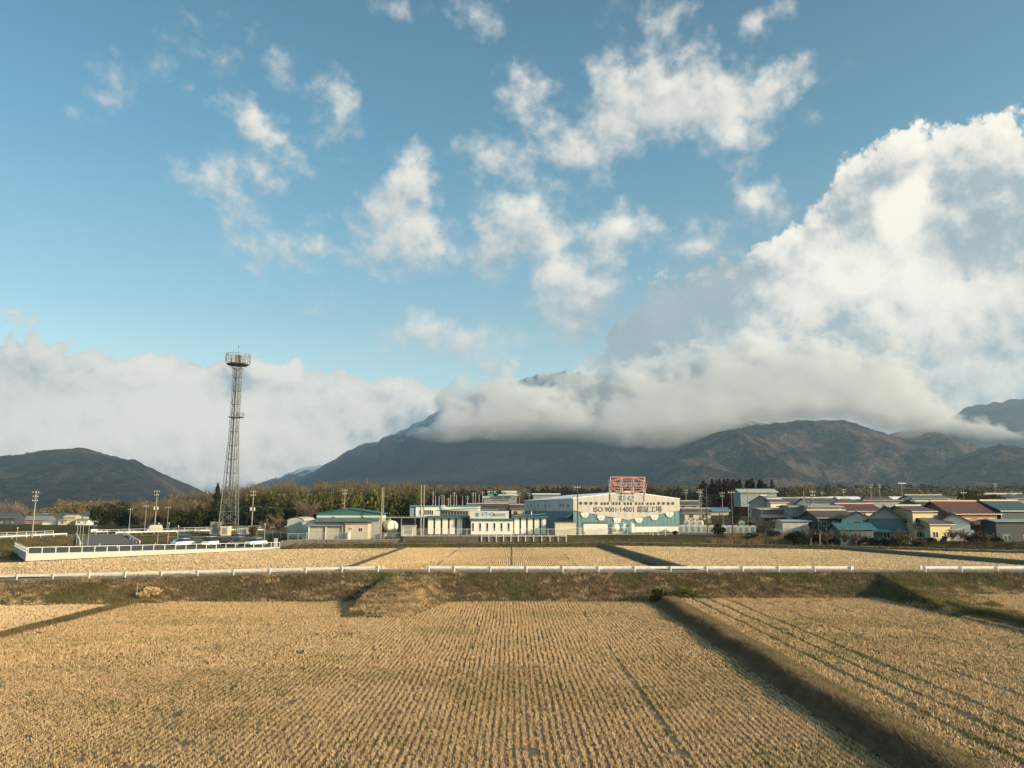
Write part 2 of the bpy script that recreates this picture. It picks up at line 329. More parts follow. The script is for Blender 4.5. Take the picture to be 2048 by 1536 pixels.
# ------------------------------------------------------------------ the cloud lying on the mountain: a closed body of even mist
def cloud_body():
    nu, nv = 460, 170
    px = np.linspace(790, 2160, nu)[:, None]; py = np.linspace(640, 915, nv)[None, :]
    px, py = np.broadcast_arrays(px, py)
    bot = np.interp(px, [800,840,900,1000,1100,1180,1250,1350,1420,1500,1600,1700,1750,1800,1900,1960,2010,2120], [872,884,892,884,884,888,900,894,880,862,852,852,872,880,876,880,880,878])
    top = np.interp(px, [790,820,840,860,880,900,925,955,985,1010,1035,1060,1100,1200,1240,1300,1400,1600,1800,1900,1990,2020,2120], [890,868,850,822,790,768,758,760,735,704,712,742,762,760,716,690,668,660,668,780,852,872,874])
    n1 = fbm(px/60., py/38., 5, 5, .55)-.5; n2 = fbm(px/150., py/70., 3, 8)-.5
    db = (bot+n2*14+n1*10-py); dt = (py-top)+n1*120
    ins = np.minimum(db/52., dt/75.)
    ins = np.minimum(ins, (px-815+n1*80)/55.); ins = np.minimum(ins, (2050-px+n1*60)/150.)
    t = np.clip(ins, 0, 1); t = t*t*(3-2*t)
    T = 640*t*(.75+.5*(n1+n2))
    T = np.where(T < 2, 0, T)
    Dc = 4250+np.clip(885-py, -30, 300)*5.0 + n2*300 + n1*120
    tx = (px-1024)/FPX; u = (768-py)/FPX
    ry = math.cos(TH)-u*math.sin(TH); rz = math.sin(TH)+u*math.cos(TH)
    def pos(D): return np.stack([tx/ry*D, D, CZ+rz/ry*D], 2).reshape(-1, 3)
    A = pos(Dc-T*.7-0.5); B = pos(Dc+T*.3+0.5)
    N = nu*nv; Fa = gridfaces(nu, nv); keep = (T.ravel()[Fa].max(1) > 0)
    Fa = Fa[keep]; Fb = Fa[:, ::-1]+N
    # stitch the rim
    from collections import Counter
    ed = {}
    for f in Fa:
        for i in range(4):
            a, b = int(f[i]), int(f[(i+1)%4])
            if (b, a) in ed: del ed[(b, a)]
            else: ed[(a, b)] = 1
    S = np.array([(b, a, a+N, b+N) for a, b in ed], np.int32)
    F = np.concatenate([Fa, Fb, S])[:, ::-1]
    V = np.concatenate([A, B]); used = np.unique(F); remap = np.zeros(len(V), np.int32); remap[used] = np.arange(len(used))
    m_ = bpy.data.materials.new('cloud_mist'); m_.use_nodes = True; t_ = m_.node_tree; t_.nodes.clear(); k = NT(t_)
    vol = k.n('ShaderNodeVolumePrincipled', Color=(.97,.98,1.0,1), Density=1/125.0, Anisotropy=0.0)
    k.n('ShaderNodeOutputMaterial', Volume=vol)
    o = npmesh('cloud', V[used], remap[F], m_, smooth=False)
    return tag(o, 'grey cloud bank lying across the top of the big mountain', None, None, 'stuff')
cloud_body()
def haze():
    m_ = bpy.data.materials.new('haze'); m_.use_nodes = True; t_ = m_.node_tree; t_.nodes.clear(); k = NT(t_)
    vol = k.n('ShaderNodeVolumePrincipled', Color=(.54,.77,1.0,1), Density=HAZE, Anisotropy=.2)
    k.n('ShaderNodeOutputMaterial', Volume=vol)
    o = MB().box(-9500, 9500, -600, 9700, -31, 1600).build('haze', m_); tag(o, 'thin blue haze in the air', None, None, 'stuff')
HAZE = 6.8e-5
haze()
# ------------------------------------------------------------------ ground
RNG = np.random.default_rng(7)
def sst(a, b, x):
    t = np.clip((x-a)/(b-a), 0, 1); return t*t*(3-2*t)
def road_z(x): return np.where(x < -14.4, 2.4+(x+14.4)*.0235, 2.4-np.clip((x+14.4)/14, 0, 1)*.05)
def ramp1(x, y):      # (0..1 across mask, height)
    u = np.clip((y-69.2)/(87.3-69.2), 0, 1); c = -11.4+(u-.5)*1.2
    return c, 2.7-.2*u, road_z(x)*u*1.02
def ramp2(x, y):
    u = np.clip((y-66.5)/(87.3-66.5), 0, 1); c = 39.6+u*3.6
    return c, 2.2+.6*u, .55+(road_z(x)-.55)*u
def hN(x, y):
    xo = x; x = x+(fbm(y*.33, y*0+3, 3, 17)-.5)*np.where(x > 10, .6, 0); n = fbm(x*.5, y*.5, 3, 3)-.5; n2 = fbm(x*1.6, y*1.6, 3, 4)-.5
    z = (fbm(x*.12, y*.12, 2, 9)-.5)*.12
    z = np.where(x > 10, z+.60*sst(14.3, 15.4+n*.5, x)-.22*sst(15.7, 16.2, x)+n2*.12*sst(14.2, 14.8, x)*(1-sst(16.6, 17.1, x)), z)
    z = np.where(x > 30, z+.62*sst(38.0, 39.3, x)-.22*sst(39.9, 40.8, x), z)
    x = xo; lb = np.exp(-((x+38.1+n*.3)/.55)**2)*.33; z = z+lb
    z = np.where(x < -38.1, z-.08, z)
    for rp, off in ((ramp1, .9), (ramp2, 1.1)):
        c, hw, rz = rp(x, y)
        side = np.abs(x-c)-hw
        zz = rz-np.clip(side, 0, 9)/1.25*1.0+n2*.12
        z = np.where((y < 88), np.maximum(z, np.where(rz > 0.05, zz, -9)), z)
    rz = road_z(x)
    foot = 80.6+n*.8-np.where(x < -35, 1.5, 0)
    t = np.clip((y-foot)/(87.1-foot), 0, 1)
    e = rz*(.75*t+.25*t*t*(3-2*t))+n2*.28*np.sin(np.pi*np.clip(t, 0, 1))
    z = np.where(t > 0, np.maximum(z, e), z)
    z = np.where(y > 87.1, rz-.03, z)
    z = np.where(y > 92.4, rz-.03-(rz+.03-1.0)*sst(92.4, 95.4, y), z)
    return z
xs = np.arange(-92, 96.01, .35); ys = np.concatenate([np.arange(16, 78, .45), np.arange(78, 96.6, .3)])
GX, GY = np.meshgrid(xs, ys, indexing='ij'); GZ = hN(GX, GY)
Vn = np.stack([GX, GY, GZ], 2).reshape(-1, 3); Fn = gridfaces(len(xs), len(ys))
fc = Vn[Fn].mean(1); fx, fy, fz = fc.T
c1, w1, r1 = ramp1(fx, fy); c2, w2, r2 = ramp2(fx, fy)
inr1 = (abs(fx-c1) < w1+np.clip(r1, 0, 3)*1.25) & (fy > 69.0); inr2 = (abs(fx-c2) < w2+np.clip(r2, 0, 3)*1.25-.4) & (fy > 66.5)
emb = (fy > 80.8) | inr1 | inr2
bank = (~emb) & (((fx > 14.25) & (fx < 16.5)) | ((fx > 38) & (fx < 40.6)) | ((fx > -38.9) & (fx < -37.3)))
M_SOIL = mat('paddy_soil', (.21,.145,.080), .95, .25, 1.2, .05, 9, second=(.13,.095,.052), thr=(.4,.65))
M_EARTH = mat('dry_grass_earth', (.13,.095,.055), .95, .3, .6, .12, 5, second=(.09,.076,.042), thr=(.42,.6))
M_BANK = mat('bank_earth', (.135,.105,.055), .95, .3, .7, .12, 5, second=(.085,.085,.035))
def sub(name, mask, m_, label):
    F = Fn[mask]; used = np.unique(F); re = np.zeros(len(Vn), np.int32); re[used] = np.arange(len(used))
    return tag(npmesh(name, Vn[used], re[F], m_, smooth=True), label, kind='structure')
fld = ~(emb | bank)
sub('field', fld & (fx > -38.1) & (fx < 15), M_SOIL, 'harvested rice field in the foreground')
sub('field', fld & (fx >= 15) & (fx < 39), M_SOIL, 'harvested field right of the dark bank')
sub('field', fld & (fx >= 39), M_SOIL, 'field corner beyond the second bank on the right')
sub('field', fld & (fx <= -38.1), M_SOIL, 'pale field corner behind the narrow bund on the left')
sub('bank', bank, M_BANK, 'grassy banks between the fields')
sub('embankment', emb, M_EARTH, 'dry grass embankment carrying the road')
# road on the embankment
xr = np.arange(-92, 96.1, 2.0); n = len(xr)
Vr = np.concatenate([np.stack([xr, 0*xr+87.9, road_z(xr)+.02], 1), np.stack([xr, 0*xr+92.0, road_z(xr)+.02], 1)])
M_ROAD = mat('worn_asphalt', (.23,.205,.18), .9, .15, 1.5, .02)
tag(npmesh('road', Vr, np.array([(i, i+1, n+i+1, n+i) for i in range(n-1)]), M_ROAD), 'narrow worn road on the embankment', kind='structure')
# middle ground and beyond: one sheet to the horizon
def yE(x): return np.interp(x, [-400,-130,-91,-77,-47.8,-40,-22,18,65,86,120,400], [100,112,118,122,161,164,166,167,148,131,118,110])
def uline(y): return np.interp(y, [90,120,140,163,190,205,221,232,300], [-122,-118,-113,-107,-104,-90,-75,-40,-10])
def farz(x, y):
    s = np.where(y > 1, x/np.maximum(y, 1), 0)
    L = 1-sst(-.46, -.27, s)
    zc = np.interp(y, [90,173,200,230,300,400,520,800,1300,2500,3300,4500,20000], [3.3,3.3,3.4,3.7,5.2,8,12,21,32,52,62,75,110])
    zl = np.interp(y, [90,190,250,450,900,1700,3500,20000], [3.0,3.1,2.2,.2,0,3,18,60])
    return zc*(1-L)+zl*L
def G(x, y):
    n = fbm(x*.3, y*.3, 3, 21)-.5
    t = y-yE(x)
    zf = farz(x, y)
    # centre and right: field level, bank, path, then the yards
    bank_ = .75*sst(0, 4.5, t)
    lvl = 1.13+np.where(x > 19, .45*sst(19, 20.5, x), 0)*(t < 3)
    right = sst(10, 22, x)
    up = np.where(x > 10, sst(6.5, 22, t)*right+(1-right)*sst(6.8, 7.4, t), sst(6.8, 7.4, t))
    base = 1.13+.45*right
    z = base+(bank_)*(1-.2*right)
    yard = np.interp(x, [-48,-28,-24,60,120], [2.55,2.55,3.3,3.3,2.7])
    yard = np.where(y > 215, zf, yard+(zf-yard)*sst(190, 215, y))
    z = np.where(t > 0, z+(yard-z)*up, lvl+n*.05)
    # left: the sunken car park and the slope up to the upper road
    dU = x-uline(y)
    low = 1.2
    zl = low+(3.05-low)*(1-sst(1.0, 9.5, dU))
    zl = np.where(y > 188, np.maximum(zl, low+(2.75-low)*sst(188, 191, y)), zl)
    zl = np.where(dU < -7, zl+(zf-3.05)*sst(7, 30, -dU), zl)
    zl = np.where(y > 225, zf, zl)
    left = 1-sst(-49, -46.5, x)
    zl = np.where((t < 0), 1.13-.25*(1-sst(-90,-60,x))+n*.05, zl)
    z = z*(1-left)+zl*left
    z = np.where(y > 100, z, 1.0)
    return z + np.where(y > 240, (fbm(x/40., y/40., 3, 5)-.5)*np.clip((y-240)/200., 0, 1)*2, 0)
gx = np.concatenate([-np.geomspace(15000, 150, 60), np.arange(-149, 170, .9), np.geomspace(170, 15000, 60)])
gy = np.concatenate([np.arange(96, 240, .75), np.geomspace(240, 19000, 190)])
AX, AY = np.meshgrid(gx, gy, indexing='ij'); AZ = G(AX, AY); AZ[(AY < 97.2)] = 1.0
mg = bpy.data.materials.new('open_ground'); mg.use_nodes = True; t_ = mg.node_tree; t_.nodes.clear(); k = NT(t_)
Pn = k.n('ShaderNodeNewGeometry').outputs['Position']
c = k.mix(k.mr(k.noise(Pn, .09, 5, .6), .42, .60), (.13,.095,.055), (.080,.078,.036))
c = k.mix(k.mr(k.noise(Pn, .022, 4, .6), .55, .64), c, (.085,.06,.042))
c = k.mix(k.mr(k.noise(Pn, 1.4, 4, .6), .3, .7, 0, .55, False), c, (.05,.042,.024))
b = k.n('ShaderNodeBsdfDiffuse', Color=c)
bn = k.n('ShaderNodeBump', Height=k.noise(Pn, 1.5, 4, .6), Strength=.6, Distance=.25); t_.links.new(bn.outputs[0], b.inputs['Normal'])
k.n('ShaderNodeOutputMaterial', Surface=b)
tag(npmesh('ground', np.stack([AX, AY, AZ], 2).reshape(-1, 3), gridfaces(len(gx), len(gy)), mg, smooth=True), 'ground rising towards the mountains', kind='structure')
# ground behind the viewer, under the whole neighbourhood
tag(npmesh('ground', [(-15000,-600,-.6),(15000,-600,-.6),(15000,97,-.6),(-15000,97,-.6)], [(0,1,2,3)], mg), 'open farmland around the near fields', kind='structure')
# far paddies as sheets lying on it
def sheet(name, x0, x1, y0, y1f, z, m_, label, dx=1.5, x0f=None, x1f=None):
    ys_ = np.arange(y0, y0+90, 1.5); V = []; 
    nx = 30; rows = []
    for s in np.linspace(0, 1, nx):
        for tt in np.linspace(0, 1, 26):
            xa = x0+(x1-x0)*s
            ye = y1f(xa)-.4; y = y0+(ye-y0)*tt
            xl = x0f(y) if x0f else x0; xh = x1f(y) if x1f else x1
            X = xl+(xh-xl)*s; ye = y1f(X)-.4; y = y0+(ye-y0)*tt
            V.append((X, y, z))
    return tag(npmesh(name, V, gridfaces(nx, 26), m_), label, kind='structure')
M_FARSOIL = mat('far_paddy_soil', (.42,.31,.18), .95, .2, .5, .05, 6, second=(.32,.235,.13), thr=(.4,.7))
b3 = lambda y: np.interp(y, [97,109,143,150], [73,69.9,62.8,61.5])
sheet('field', -110, -23.6, 96.6, yE, 1.17, M_FARSOIL, 'far field left of the green bund')
sheet('field', -22.2, 18.2, 96.6, yE, 1.25, mat('far_paddy_mud', (.20,.145,.08), .95, .2, .5, .05, 6, second=(.14,.105,.055), thr=(.4,.7)), 'far striped rice field in the middle', x1f=lambda y: np.interp(y, [97,112,173], [20.6,20,18]))
sheet('field', 22.4, 63, 96.6, yE, 1.72, M_FARSOIL, 'far field right of the shaded bank', x0f=lambda y: np.interp(y, [97,112,173], [22.8,22.4,20.4]), x1f=b3)
sheet('field', 66, 130, 96.6, yE, 2.0, M_FARSOIL, 'far field at the right edge', x0f=lambda y: b3(y)+2.6)
def strip_bank(name, xf, y0, y1, prof, m_, label):   # cross profile swept along Y
    ys_ = np.arange(y0, y1, 1.0); V = []
    for y in ys_:
        for dx, z in prof: V.append((xf(y)+dx, y, z+(vnoise(dx*3., y*.7, 3)-.5)*.08))
    return tag(npmesh(name, V, gridfaces(len(ys_), len(prof), True), m_, smooth=True), label, kind='structure')
strip_bank('bank', lambda y: -23.5, 96.4, 166.5, [(0,1.1),(.3,1.42),(.8,1.46),(1.4,1.2)], M_BANK, 'low green bund between the far fields')
strip_bank('bank', lambda y: np.interp(y, [97,112,173], [20.6,20,18]), 96.4, 168, [(-.1,1.2),(1.0,1.95),(1.6,2.15),(2.1,2.1),(2.7,1.66)], M_BANK, 'shaded bank between the far fields')
strip_bank('bank', lambda y: b3(y)-.1, 96.4, 149, [(0,1.66),(.9,2.2),(1.8,2.35),(2.3,2.3),(2.9,1.95)], M_BANK, 'dark bank crossing the far right field')
# path in front of the yards
def ribbon(name, pts, w_, m_, label, kind='structure'):
    V = []
    for i, p in enumerate(pts):
        a = Vector(pts[max(0, i-1)]); b = Vector(pts[min(len(pts)-1, i+1)]); d = (b-a); d.z = 0; d.normalize(); nrm = Vector((-d.y, d.x, 0))*w_/2
        V += [Vector(p)-nrm, Vector(p)+nrm]
    F = [(2*i, 2*i+2, 2*i+3, 2*i+1) for i in range(len(pts)-1)]
    return tag(npmesh(name, V, F, m_), label, kind=kind)
M_PATH = mat('pale_concrete_path', (.42,.38,.32), .9, .1, 2)
ribbon('path', [(x, float(yE(x))+5.6, float(G(np.array(x), np.array(yE(x)+5.6)))+.07) for x in np.arange(-46, 130, 2.0)], 1.6, M_PATH, 'pale path behind the far fields')
# ------------------------------------------------------------------ stubble and grass
def tufts(name, P, h, r, nb, m_, label, wid=.05, lean=.5, flat=0.0):
    N = len(P)*nb; P = np.repeat(P, nb, 0); rg = RNG
    a = rg.uniform(0, 2*np.pi, N); rr = r*np.sqrt(rg.uniform(0, 1, N))
    B = P+np.stack([np.cos(a)*rr, np.sin(a)*rr, np.zeros(N)], 1)
    b = rg.uniform(0, 2*np.pi, N); wv = np.stack([np.cos(b), np.sin(b), np.zeros(N)], 1)*wid
    hh = h*rg.uniform(.55, 1.25, N); c = rg.uniform(0, 2*np.pi, N); ll = lean*rg.uniform(.2, 1, N)*hh
    T = B+np.stack([np.cos(c)*ll+np.cos(a)*r*.5, np.sin(c)*ll+np.sin(a)*r*.5, hh], 1)
    V = np.stack([B-wv, B+wv, T], 1).reshape(-1, 3); V[:, 2] -= .0
    return tag(npmesh(name, V, np.arange(3*N).reshape(-1, 3), m_), label, kind='stuff')
def leafmat(name, a, b, sc=1.5, big=.15, c3=None, rough=.8, tr=.25, bigthr=(.4,.6)):
    m_ = bpy.data.materials.new(name); m_.use_nodes = True; t = m_.node_tree; t.nodes.clear(); k = NT(t)
    Pn = k.n('ShaderNodeNewGeometry').outputs['Position']
    col = k.mix(k.mr(k.noise(Pn, sc, 3, .6), .3, .7, 0, 1, False), a, b)
    if c3: col = k.mix(k.mr(k.noise(Pn, big, 4, .6), *bigthr), col, c3)
    rn = k.n('ShaderNodeNewGeometry').outputs['Random Per Island']
    col = k.mix(1.0, col, k.n('ShaderNodeCombineXYZ', i0=k.mr(rn, 0, 1, .7, 1.3, False), i1=k.mr(rn, 0, 1, .7, 1.3, False), i2=k.mr(rn, 0, 1, .7, 1.3, False)).outputs[0], 'MULTIPLY')
    d = k.n('ShaderNodeBsdfDiffuse', Color=col); tl = k.n('ShaderNodeBsdfTranslucent', Color=col)
    mx = k.n('ShaderNodeMixShader', i0=tr, i1=d.outputs[0], i2=tl.outputs[0])
    k.n('ShaderNodeOutputMaterial', Surface=mx); return m_
M_STRAW = leafmat('straw_stubble', (.58,.395,.215), (.73,.53,.305), 1.1, .11, (.50,.385,.195), bigthr=(.50,.72))
M_STRAW2 = leafmat('straw_stubble_far', (.76,.545,.31), (.88,.66,.41), .8, .06, (.68,.51,.28), bigthr=(.45,.7))
M_DRYG = leafmat('dry_grass', (.17,.122,.070), (.27,.20,.115), 1.3, .12, (.125,.108,.055), bigthr=(.48,.66))
M_GREEN = leafmat('green_grass', (.11,.125,.035), (.17,.165,.055), 1.2, .2, (.22,.18,.08))
M_REED = leafmat('dry_reeds', (.24,.135,.065), (.34,.21,.11), .8, .12, (.20,.17,.09))
def rows(x0, x1, y0, y1, sp, st, zf, jit=.04, gaps=(), keep=1.0, wob=.0):
    X, Y = np.meshgrid(np.arange(x0, x1, sp), np.arange(y0, y1, st), indexing='ij')
    X = X+RNG.normal(0, jit, X.shape)+(fbm(X*.25, Y*.12, 2, 8)-.5)*wob; Y = Y+RNG.uniform(-st/2, st/2, Y.shape)
    X = X.ravel(); Y = Y.ravel(); m = RNG.uniform(0, 1, len(X)) < keep
    m &= vnoise(X*1.3, Y*1.3, 5) > .07
    for g_, hw in gaps: m &= abs(X-g_-(vnoise(Y*.1, Y*0, 4)-.5)*.3) > hw
    X = X[m]; Y = Y[m]; return np.stack([X, Y, zf(X, Y)-.01], 1)
def inside_view(P, mrg=3):   # leave out what the photo cannot show, far outside the frame
    return P[np.abs(P[:, 0]) < P[:, 1]*.665*1.05+mrg]
def nofeat(P):
    x, y, z = P.T; c1, w1, r1 = ramp1(x, y); c2, w2, r2 = ramp2(x, y)
    bad = ((abs(x-c1) < w1+np.clip(r1, 0, 3)*1.25+.3) & (y > 69.2)) | ((abs(x-c2) < w2+np.clip(r2, 0, 3)*1.25) & (y > 66.6)) | (y > 80.7+(fbm(x*.5, y*.5, 3, 3)-.5)*.8-np.where(x < -35, 1.5, 0))
    return P[~bad]
PA = inside_view(nofeat(rows(-37.2, 14.25, 20, 81, .30, .125, hN, .035, ((6.6,.05),(-2.8,.04)), .96, .25)))
near = PA[:, 1] < 48
tufts('rice_stubble', PA[near], .125, .075, 11, M_STRAW, 'rows of cut straw stubble in the near field', .018, .75)
tufts('rice_stubble', PA[~near], .15, .072, 6, M_STRAW, 'rows of cut straw stubble in the near field, towards the road', .034, .6)
PR = inside_view(nofeat(rows(16.7, 37.9, 24, 81, .30, .2, hN, .05, ((18.3,.2),(19.9,.2),(21.6,.22),(24.6,.12),(30,.1)), .93, .5)))
tufts('rice_stubble', PR, .15, .12, 7, M_STRAW, 'cut straw stubble right of the dark bank', .032, .8)
PL = inside_view(nofeat(rows(-70, -38.9, 40, 80.4, .30, .22, hN, .06, (), .95)))
PL2 = inside_view(nofeat(rows(40.9, 70, 50, 81, .30, .22, hN, .06, (), .95)))
tufts('rice_stubble', PL, .15, .12, 6, M_STRAW2, 'pale stubble behind the narrow bund', .04, .8)
tufts('rice_stubble', PL2, .15, .12, 5, M_STRAW, 'stubble beyond the second bank on the right', .04, .8)
def farrows(x0, x1, z, gaps=(), st=.34, keep=.95):
    P = rows(x0, x1, 96.8, 167, .30, st, lambda x, y: x*0+z, .03, gaps, keep, .1)
    return inside_view(P[P[:, 1] < yE(P[:, 0])-.6])
Pm = farrows(-22, 20.2, 1.25, ((-.2,.17),(-11,.1),(9.3,.1)), .26); Pm = Pm[Pm[:, 0] < np.interp(Pm[:, 1], [97,112,173], [20.4,19.8,17.8])]
tufts('rice_stubble', Pm, .17, .05, 4, M_STRAW2, 'stubble rows of the far striped field', .05, .3)
Pl = farrows(-108, -23.7, 1.17, (), .5); tufts('rice_stubble', Pl, .14, .12, 2, M_STRAW2, 'stubble of the far left field', .07, .6)
Pr = farrows(20.6, 73, 1.72, (), .42); Pr = Pr[(Pr[:, 0] > np.interp(Pr[:, 1], [97,112,173], [22.8,22.4,20.4])) & (Pr[:, 0] < b3(Pr[:, 1])-.2)]
tufts('rice_stubble', Pr, .13, .12, 2, M_STRAW2, 'stubble of the far field right of the shaded bank', .07, .6)
Pq = farrows(64, 110, 2.0, (), .5); Pq = Pq[Pq[:, 0] > b3(Pq[:, 1])+2.8]
tufts('rice_stubble', Pq, .13, .12, 2, M_STRAW2, 'stubble of the far field at the right edge', .07, .6)
def scatter(n, x0, x1, y0, y1, ok):
    X = RNG.uniform(x0, x1, n); Y = RNG.uniform(y0, y1, n); m = ok(X, Y); return X[m], Y[m]
# weeds growing among the stubble
X, Y = scatter(260000, -38, 38, 22, 81, lambda x, y: (fbm(x*.16, y*.22, 4, 31)+.35*(fbm(x*1.1, y*1.1, 2, 32)-.5) > .575) & (abs(x-15.6) > 1.5))
P = inside_view(nofeat(np.stack([X, Y, hN(X, Y)], 1))); P = P[::2]
tufts('weeds', P, .10, .08, 3, M_GREEN, 'low green weeds among the stubble', .03, .9)
X, Y = scatter(9000, 17.2, 22.4, 24, 80, lambda x, y: (np.minimum(np.minimum(abs(x-18.3), abs(x-19.9)), abs(x-21.6)) < .25))
tufts('weeds', np.stack([X, Y, hN(X, Y)], 1), .09, .09, 3, M_GREEN, 'green weeds along the wheel ruts', .03, .9)
# grass of the embankment and its ramps
def in_emb(x, y):
    c1, w1, r1 = ramp1(x, y); c2, w2, r2 = ramp2(x, y)
    return ((y > 80.6-np.where(x < -35, 1.6, 0)) & (y < 87.7)) | ((abs(x-c1) < w1+np.clip(r1, 0, 3)*1.25) & (y > 69) & (y < 88)) | ((abs(x-c2) < w2+np.clip(r2, 0, 3)*1.25) & (y > 66.5) & (y < 88))
X, Y = scatter(150000, -64, 66, 66, 88, in_emb)
g_ = fbm(X*.22, Y*.22, 3, 44)+np.where((X > 34), .10, -.06)+np.where(Y > 85.8, .05, 0)
P = np.stack([X, Y, hN(X, Y)-.02], 1)
low = fbm(X*1.1, Y*2.6, 4, 71)+.22*(fbm(X*.2, Y*.5, 2, 72)-.5)-.012*(Y-82); pale = (g_ < .56) & (low > .58)
tufts('dry_grass', P[(g_ < .56) & ~pale], .26, .14, 3, M_DRYG, 'dry brown grass on the embankment', .03, 1.2)
tufts('dry_grass', P[pale], .32, .16, 2, M_STRAW, 'pale straw strands lying on the embankment', .022, 1.6)
tufts('grass', P[g_ >= .56], .20, .12, 3, M_GREEN, 'greener grass on the embankment', .03, .9)
X, Y = scatter(14000, -64, 66, 80, 87.4, lambda x, y: in_emb(x, y) & (fbm(x*.9, y*.9, 3, 88) > .54) & ~((x > -17) & (x < -4)))
tufts('dry_grass', np.stack([X, Y, hN(X, Y)-.02], 1), .48, .12, 4, M_DRYG, 'taller dry clumps on the embankment', .02, .9)
X, Y = scatter(9000, -15.5, -3, 69, 87, lambda x, y: (fbm(x*.9, y*.9, 3, 2)+.02*(x+11) > .54) & in_emb(x, y) & ((y < 84) | (x < -9)) & (x < -6.5+(84-y)*.12))
tufts('dry_grass', np.stack([X, Y, hN(X, Y)], 1), .15, .15, 3, M_STRAW, 'straw coloured grass on the ramp in the middle', .03, 1.1)
# banks between the fields
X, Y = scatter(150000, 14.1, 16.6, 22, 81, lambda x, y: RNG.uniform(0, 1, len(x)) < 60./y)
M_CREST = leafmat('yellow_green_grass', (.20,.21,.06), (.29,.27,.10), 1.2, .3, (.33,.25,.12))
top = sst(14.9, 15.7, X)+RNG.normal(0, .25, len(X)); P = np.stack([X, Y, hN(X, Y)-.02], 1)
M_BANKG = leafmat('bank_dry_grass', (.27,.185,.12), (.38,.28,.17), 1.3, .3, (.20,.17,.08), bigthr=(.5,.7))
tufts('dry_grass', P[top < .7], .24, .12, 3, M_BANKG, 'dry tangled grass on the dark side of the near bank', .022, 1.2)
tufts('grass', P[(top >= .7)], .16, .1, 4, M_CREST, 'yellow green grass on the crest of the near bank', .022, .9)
X, Y = scatter(16000, 37.9, 40.8, 50, 81, lambda x, y: x > 0)
tufts('grass', np.stack([X, Y, hN(X, Y)-.02], 1), .26, .12, 3, M_GREEN, 'grass on the second bank at the right', .03, 1.0)
X, Y = scatter(9000, -38.9, -37.2, 50, 82, lambda x, y: x < 0)
tufts('dry_grass', np.stack([X, Y, hN(X, Y)-.02], 1), .14, .12, 3, M_DRYG, 'short dry grass on the narrow bund', .03, 1.0)
# bank behind the far fields
X, Y = scatter(60000, -50, 130, 108, 176, lambda x, y: ((y-yE(x)) > -.3) & ((y-yE(x)) < 4.9))
P = inside_view(np.stack([X, Y, G(X, Y)-.02], 1), 6)
g_ = fbm(P[:, 0]*.1, P[:, 1]*.1, 3, 61)+np.where(P[:, 0] > 20, .08, -.02)
tufts('grass', P[g_ >= .5], .3, .25, 4, M_GREEN, 'green grass on the bank behind the far fields', .06, .9)
tufts('dry_grass', P[g_ < .5], .3, .25, 4, M_DRYG, 'dry grass on the bank behind the far fields', .06, .9)
X, Y = scatter(30000, 12, 130, 120, 200, lambda x, y: ((y-yE(x)) > 6.8) & ((y-yE(x)) < np.where(x > 47, 22, 13)))
P = inside_view(np.stack([X, Y, G(X, Y)-.02], 1), 6); rd = (P[:, 0] > 42) & (P[:, 0] < 61+RNG.normal(0, 2, len(P)))
tufts('grass', P[~rd], .22, .3, 4, M_GREEN, 'mown grass in front of the large factory', .07, .9)
tufts('reeds', P[rd], .9, .35, 5, M_REED, 'rust coloured dry reeds behind the path', .05, .6)
X, Y = scatter(26000, -128, -88, 106, 163, lambda x, y: (y-yE(x) > 1) & (x-uline(y) > .5) & (y < 140+(-88-x)*.8))
P = inside_view(np.stack([X, Y, G(X, Y)-.02], 1), 6)
tufts('dry_grass', P, .5, .3, 4, M_DRYG, 'long dry grass left of the car park', .06, .9)
X, Y = scatter(30000, -112, -55, 150, 232, lambda x, y: (x-uline(y) > 1.2) & (x-uline(y) < 9.5))
P = inside_view(np.stack([X, Y, G(X, Y)-.02], 1), 6)
tufts('grass', P, .25, .3, 4, M_GREEN, 'green slope below the upper road', .06, .9)
# ------------------------------------------------------------------ trees
def gz(x, y): return float(G(np.array(float(x)), np.array(float(y))))
def crown_pts(n, w_, h, kind, rg):
    """points on and in a lumpy crown, local coordinates, base at 0"""
    if kind == 'conifer':
        t = rg.uniform(0, 1, n)**.75; a = rg.uniform(0, 2*np.pi, n)
        lay = .75+.25*np.sin(t*38); r = (1-t)**.9*w_/2*lay*rg.uniform(.55, 1.05, n)
        return np.stack([np.cos(a)*r, np.sin(a)*r, t*h], 1)
    if kind == 'bamboo':
        ns = max(5, int(w_*1.2)); k_ = rg.integers(0, ns, n); sx_ = rg.normal(0, w_*.28, ns); sy_ = rg.normal(0, w_*.28, ns); sh = h*rg.uniform(.72, 1.0, ns)
        dr = rg.uniform(-1, 1, (ns, 2)); t = rg.uniform(.12, 1, n); rr = .2+.85*np.sin(np.pi*np.clip(t, 0, 1)**1.3)
        b_ = t**3*h*.16
        return np.stack([sx_[k_]+dr[k_, 0]*b_+rg.normal(0, 1, n)*rr*.55, sy_[k_]+dr[k_, 1]*b_+rg.normal(0, 1, n)*rr*.55, sh[k_]*t], 1)
    nl = 9; c = rg.normal(0, 1, (nl, 3)); c /= np.linalg.norm(c, axis=1)[:, None]; c *= rg.uniform(.35, .7, nl)[:, None]
    s = rg.uniform(.32, .55, nl); k_ = rg.integers(0, nl, n); d = rg.normal(0, 1, (n, 3)); d /= np.linalg.norm(d, axis=1)[:, None]
    p = c[k_]+d*s[k_][:, None]*rg.uniform(.6, 1.05, n)[:, None]
    p = p*np.array([w_/2, w_/2, h/2])+np.array([0, 0, h/2]); p[:, 2] = np.clip(p[:, 2], h*.02, None); return p
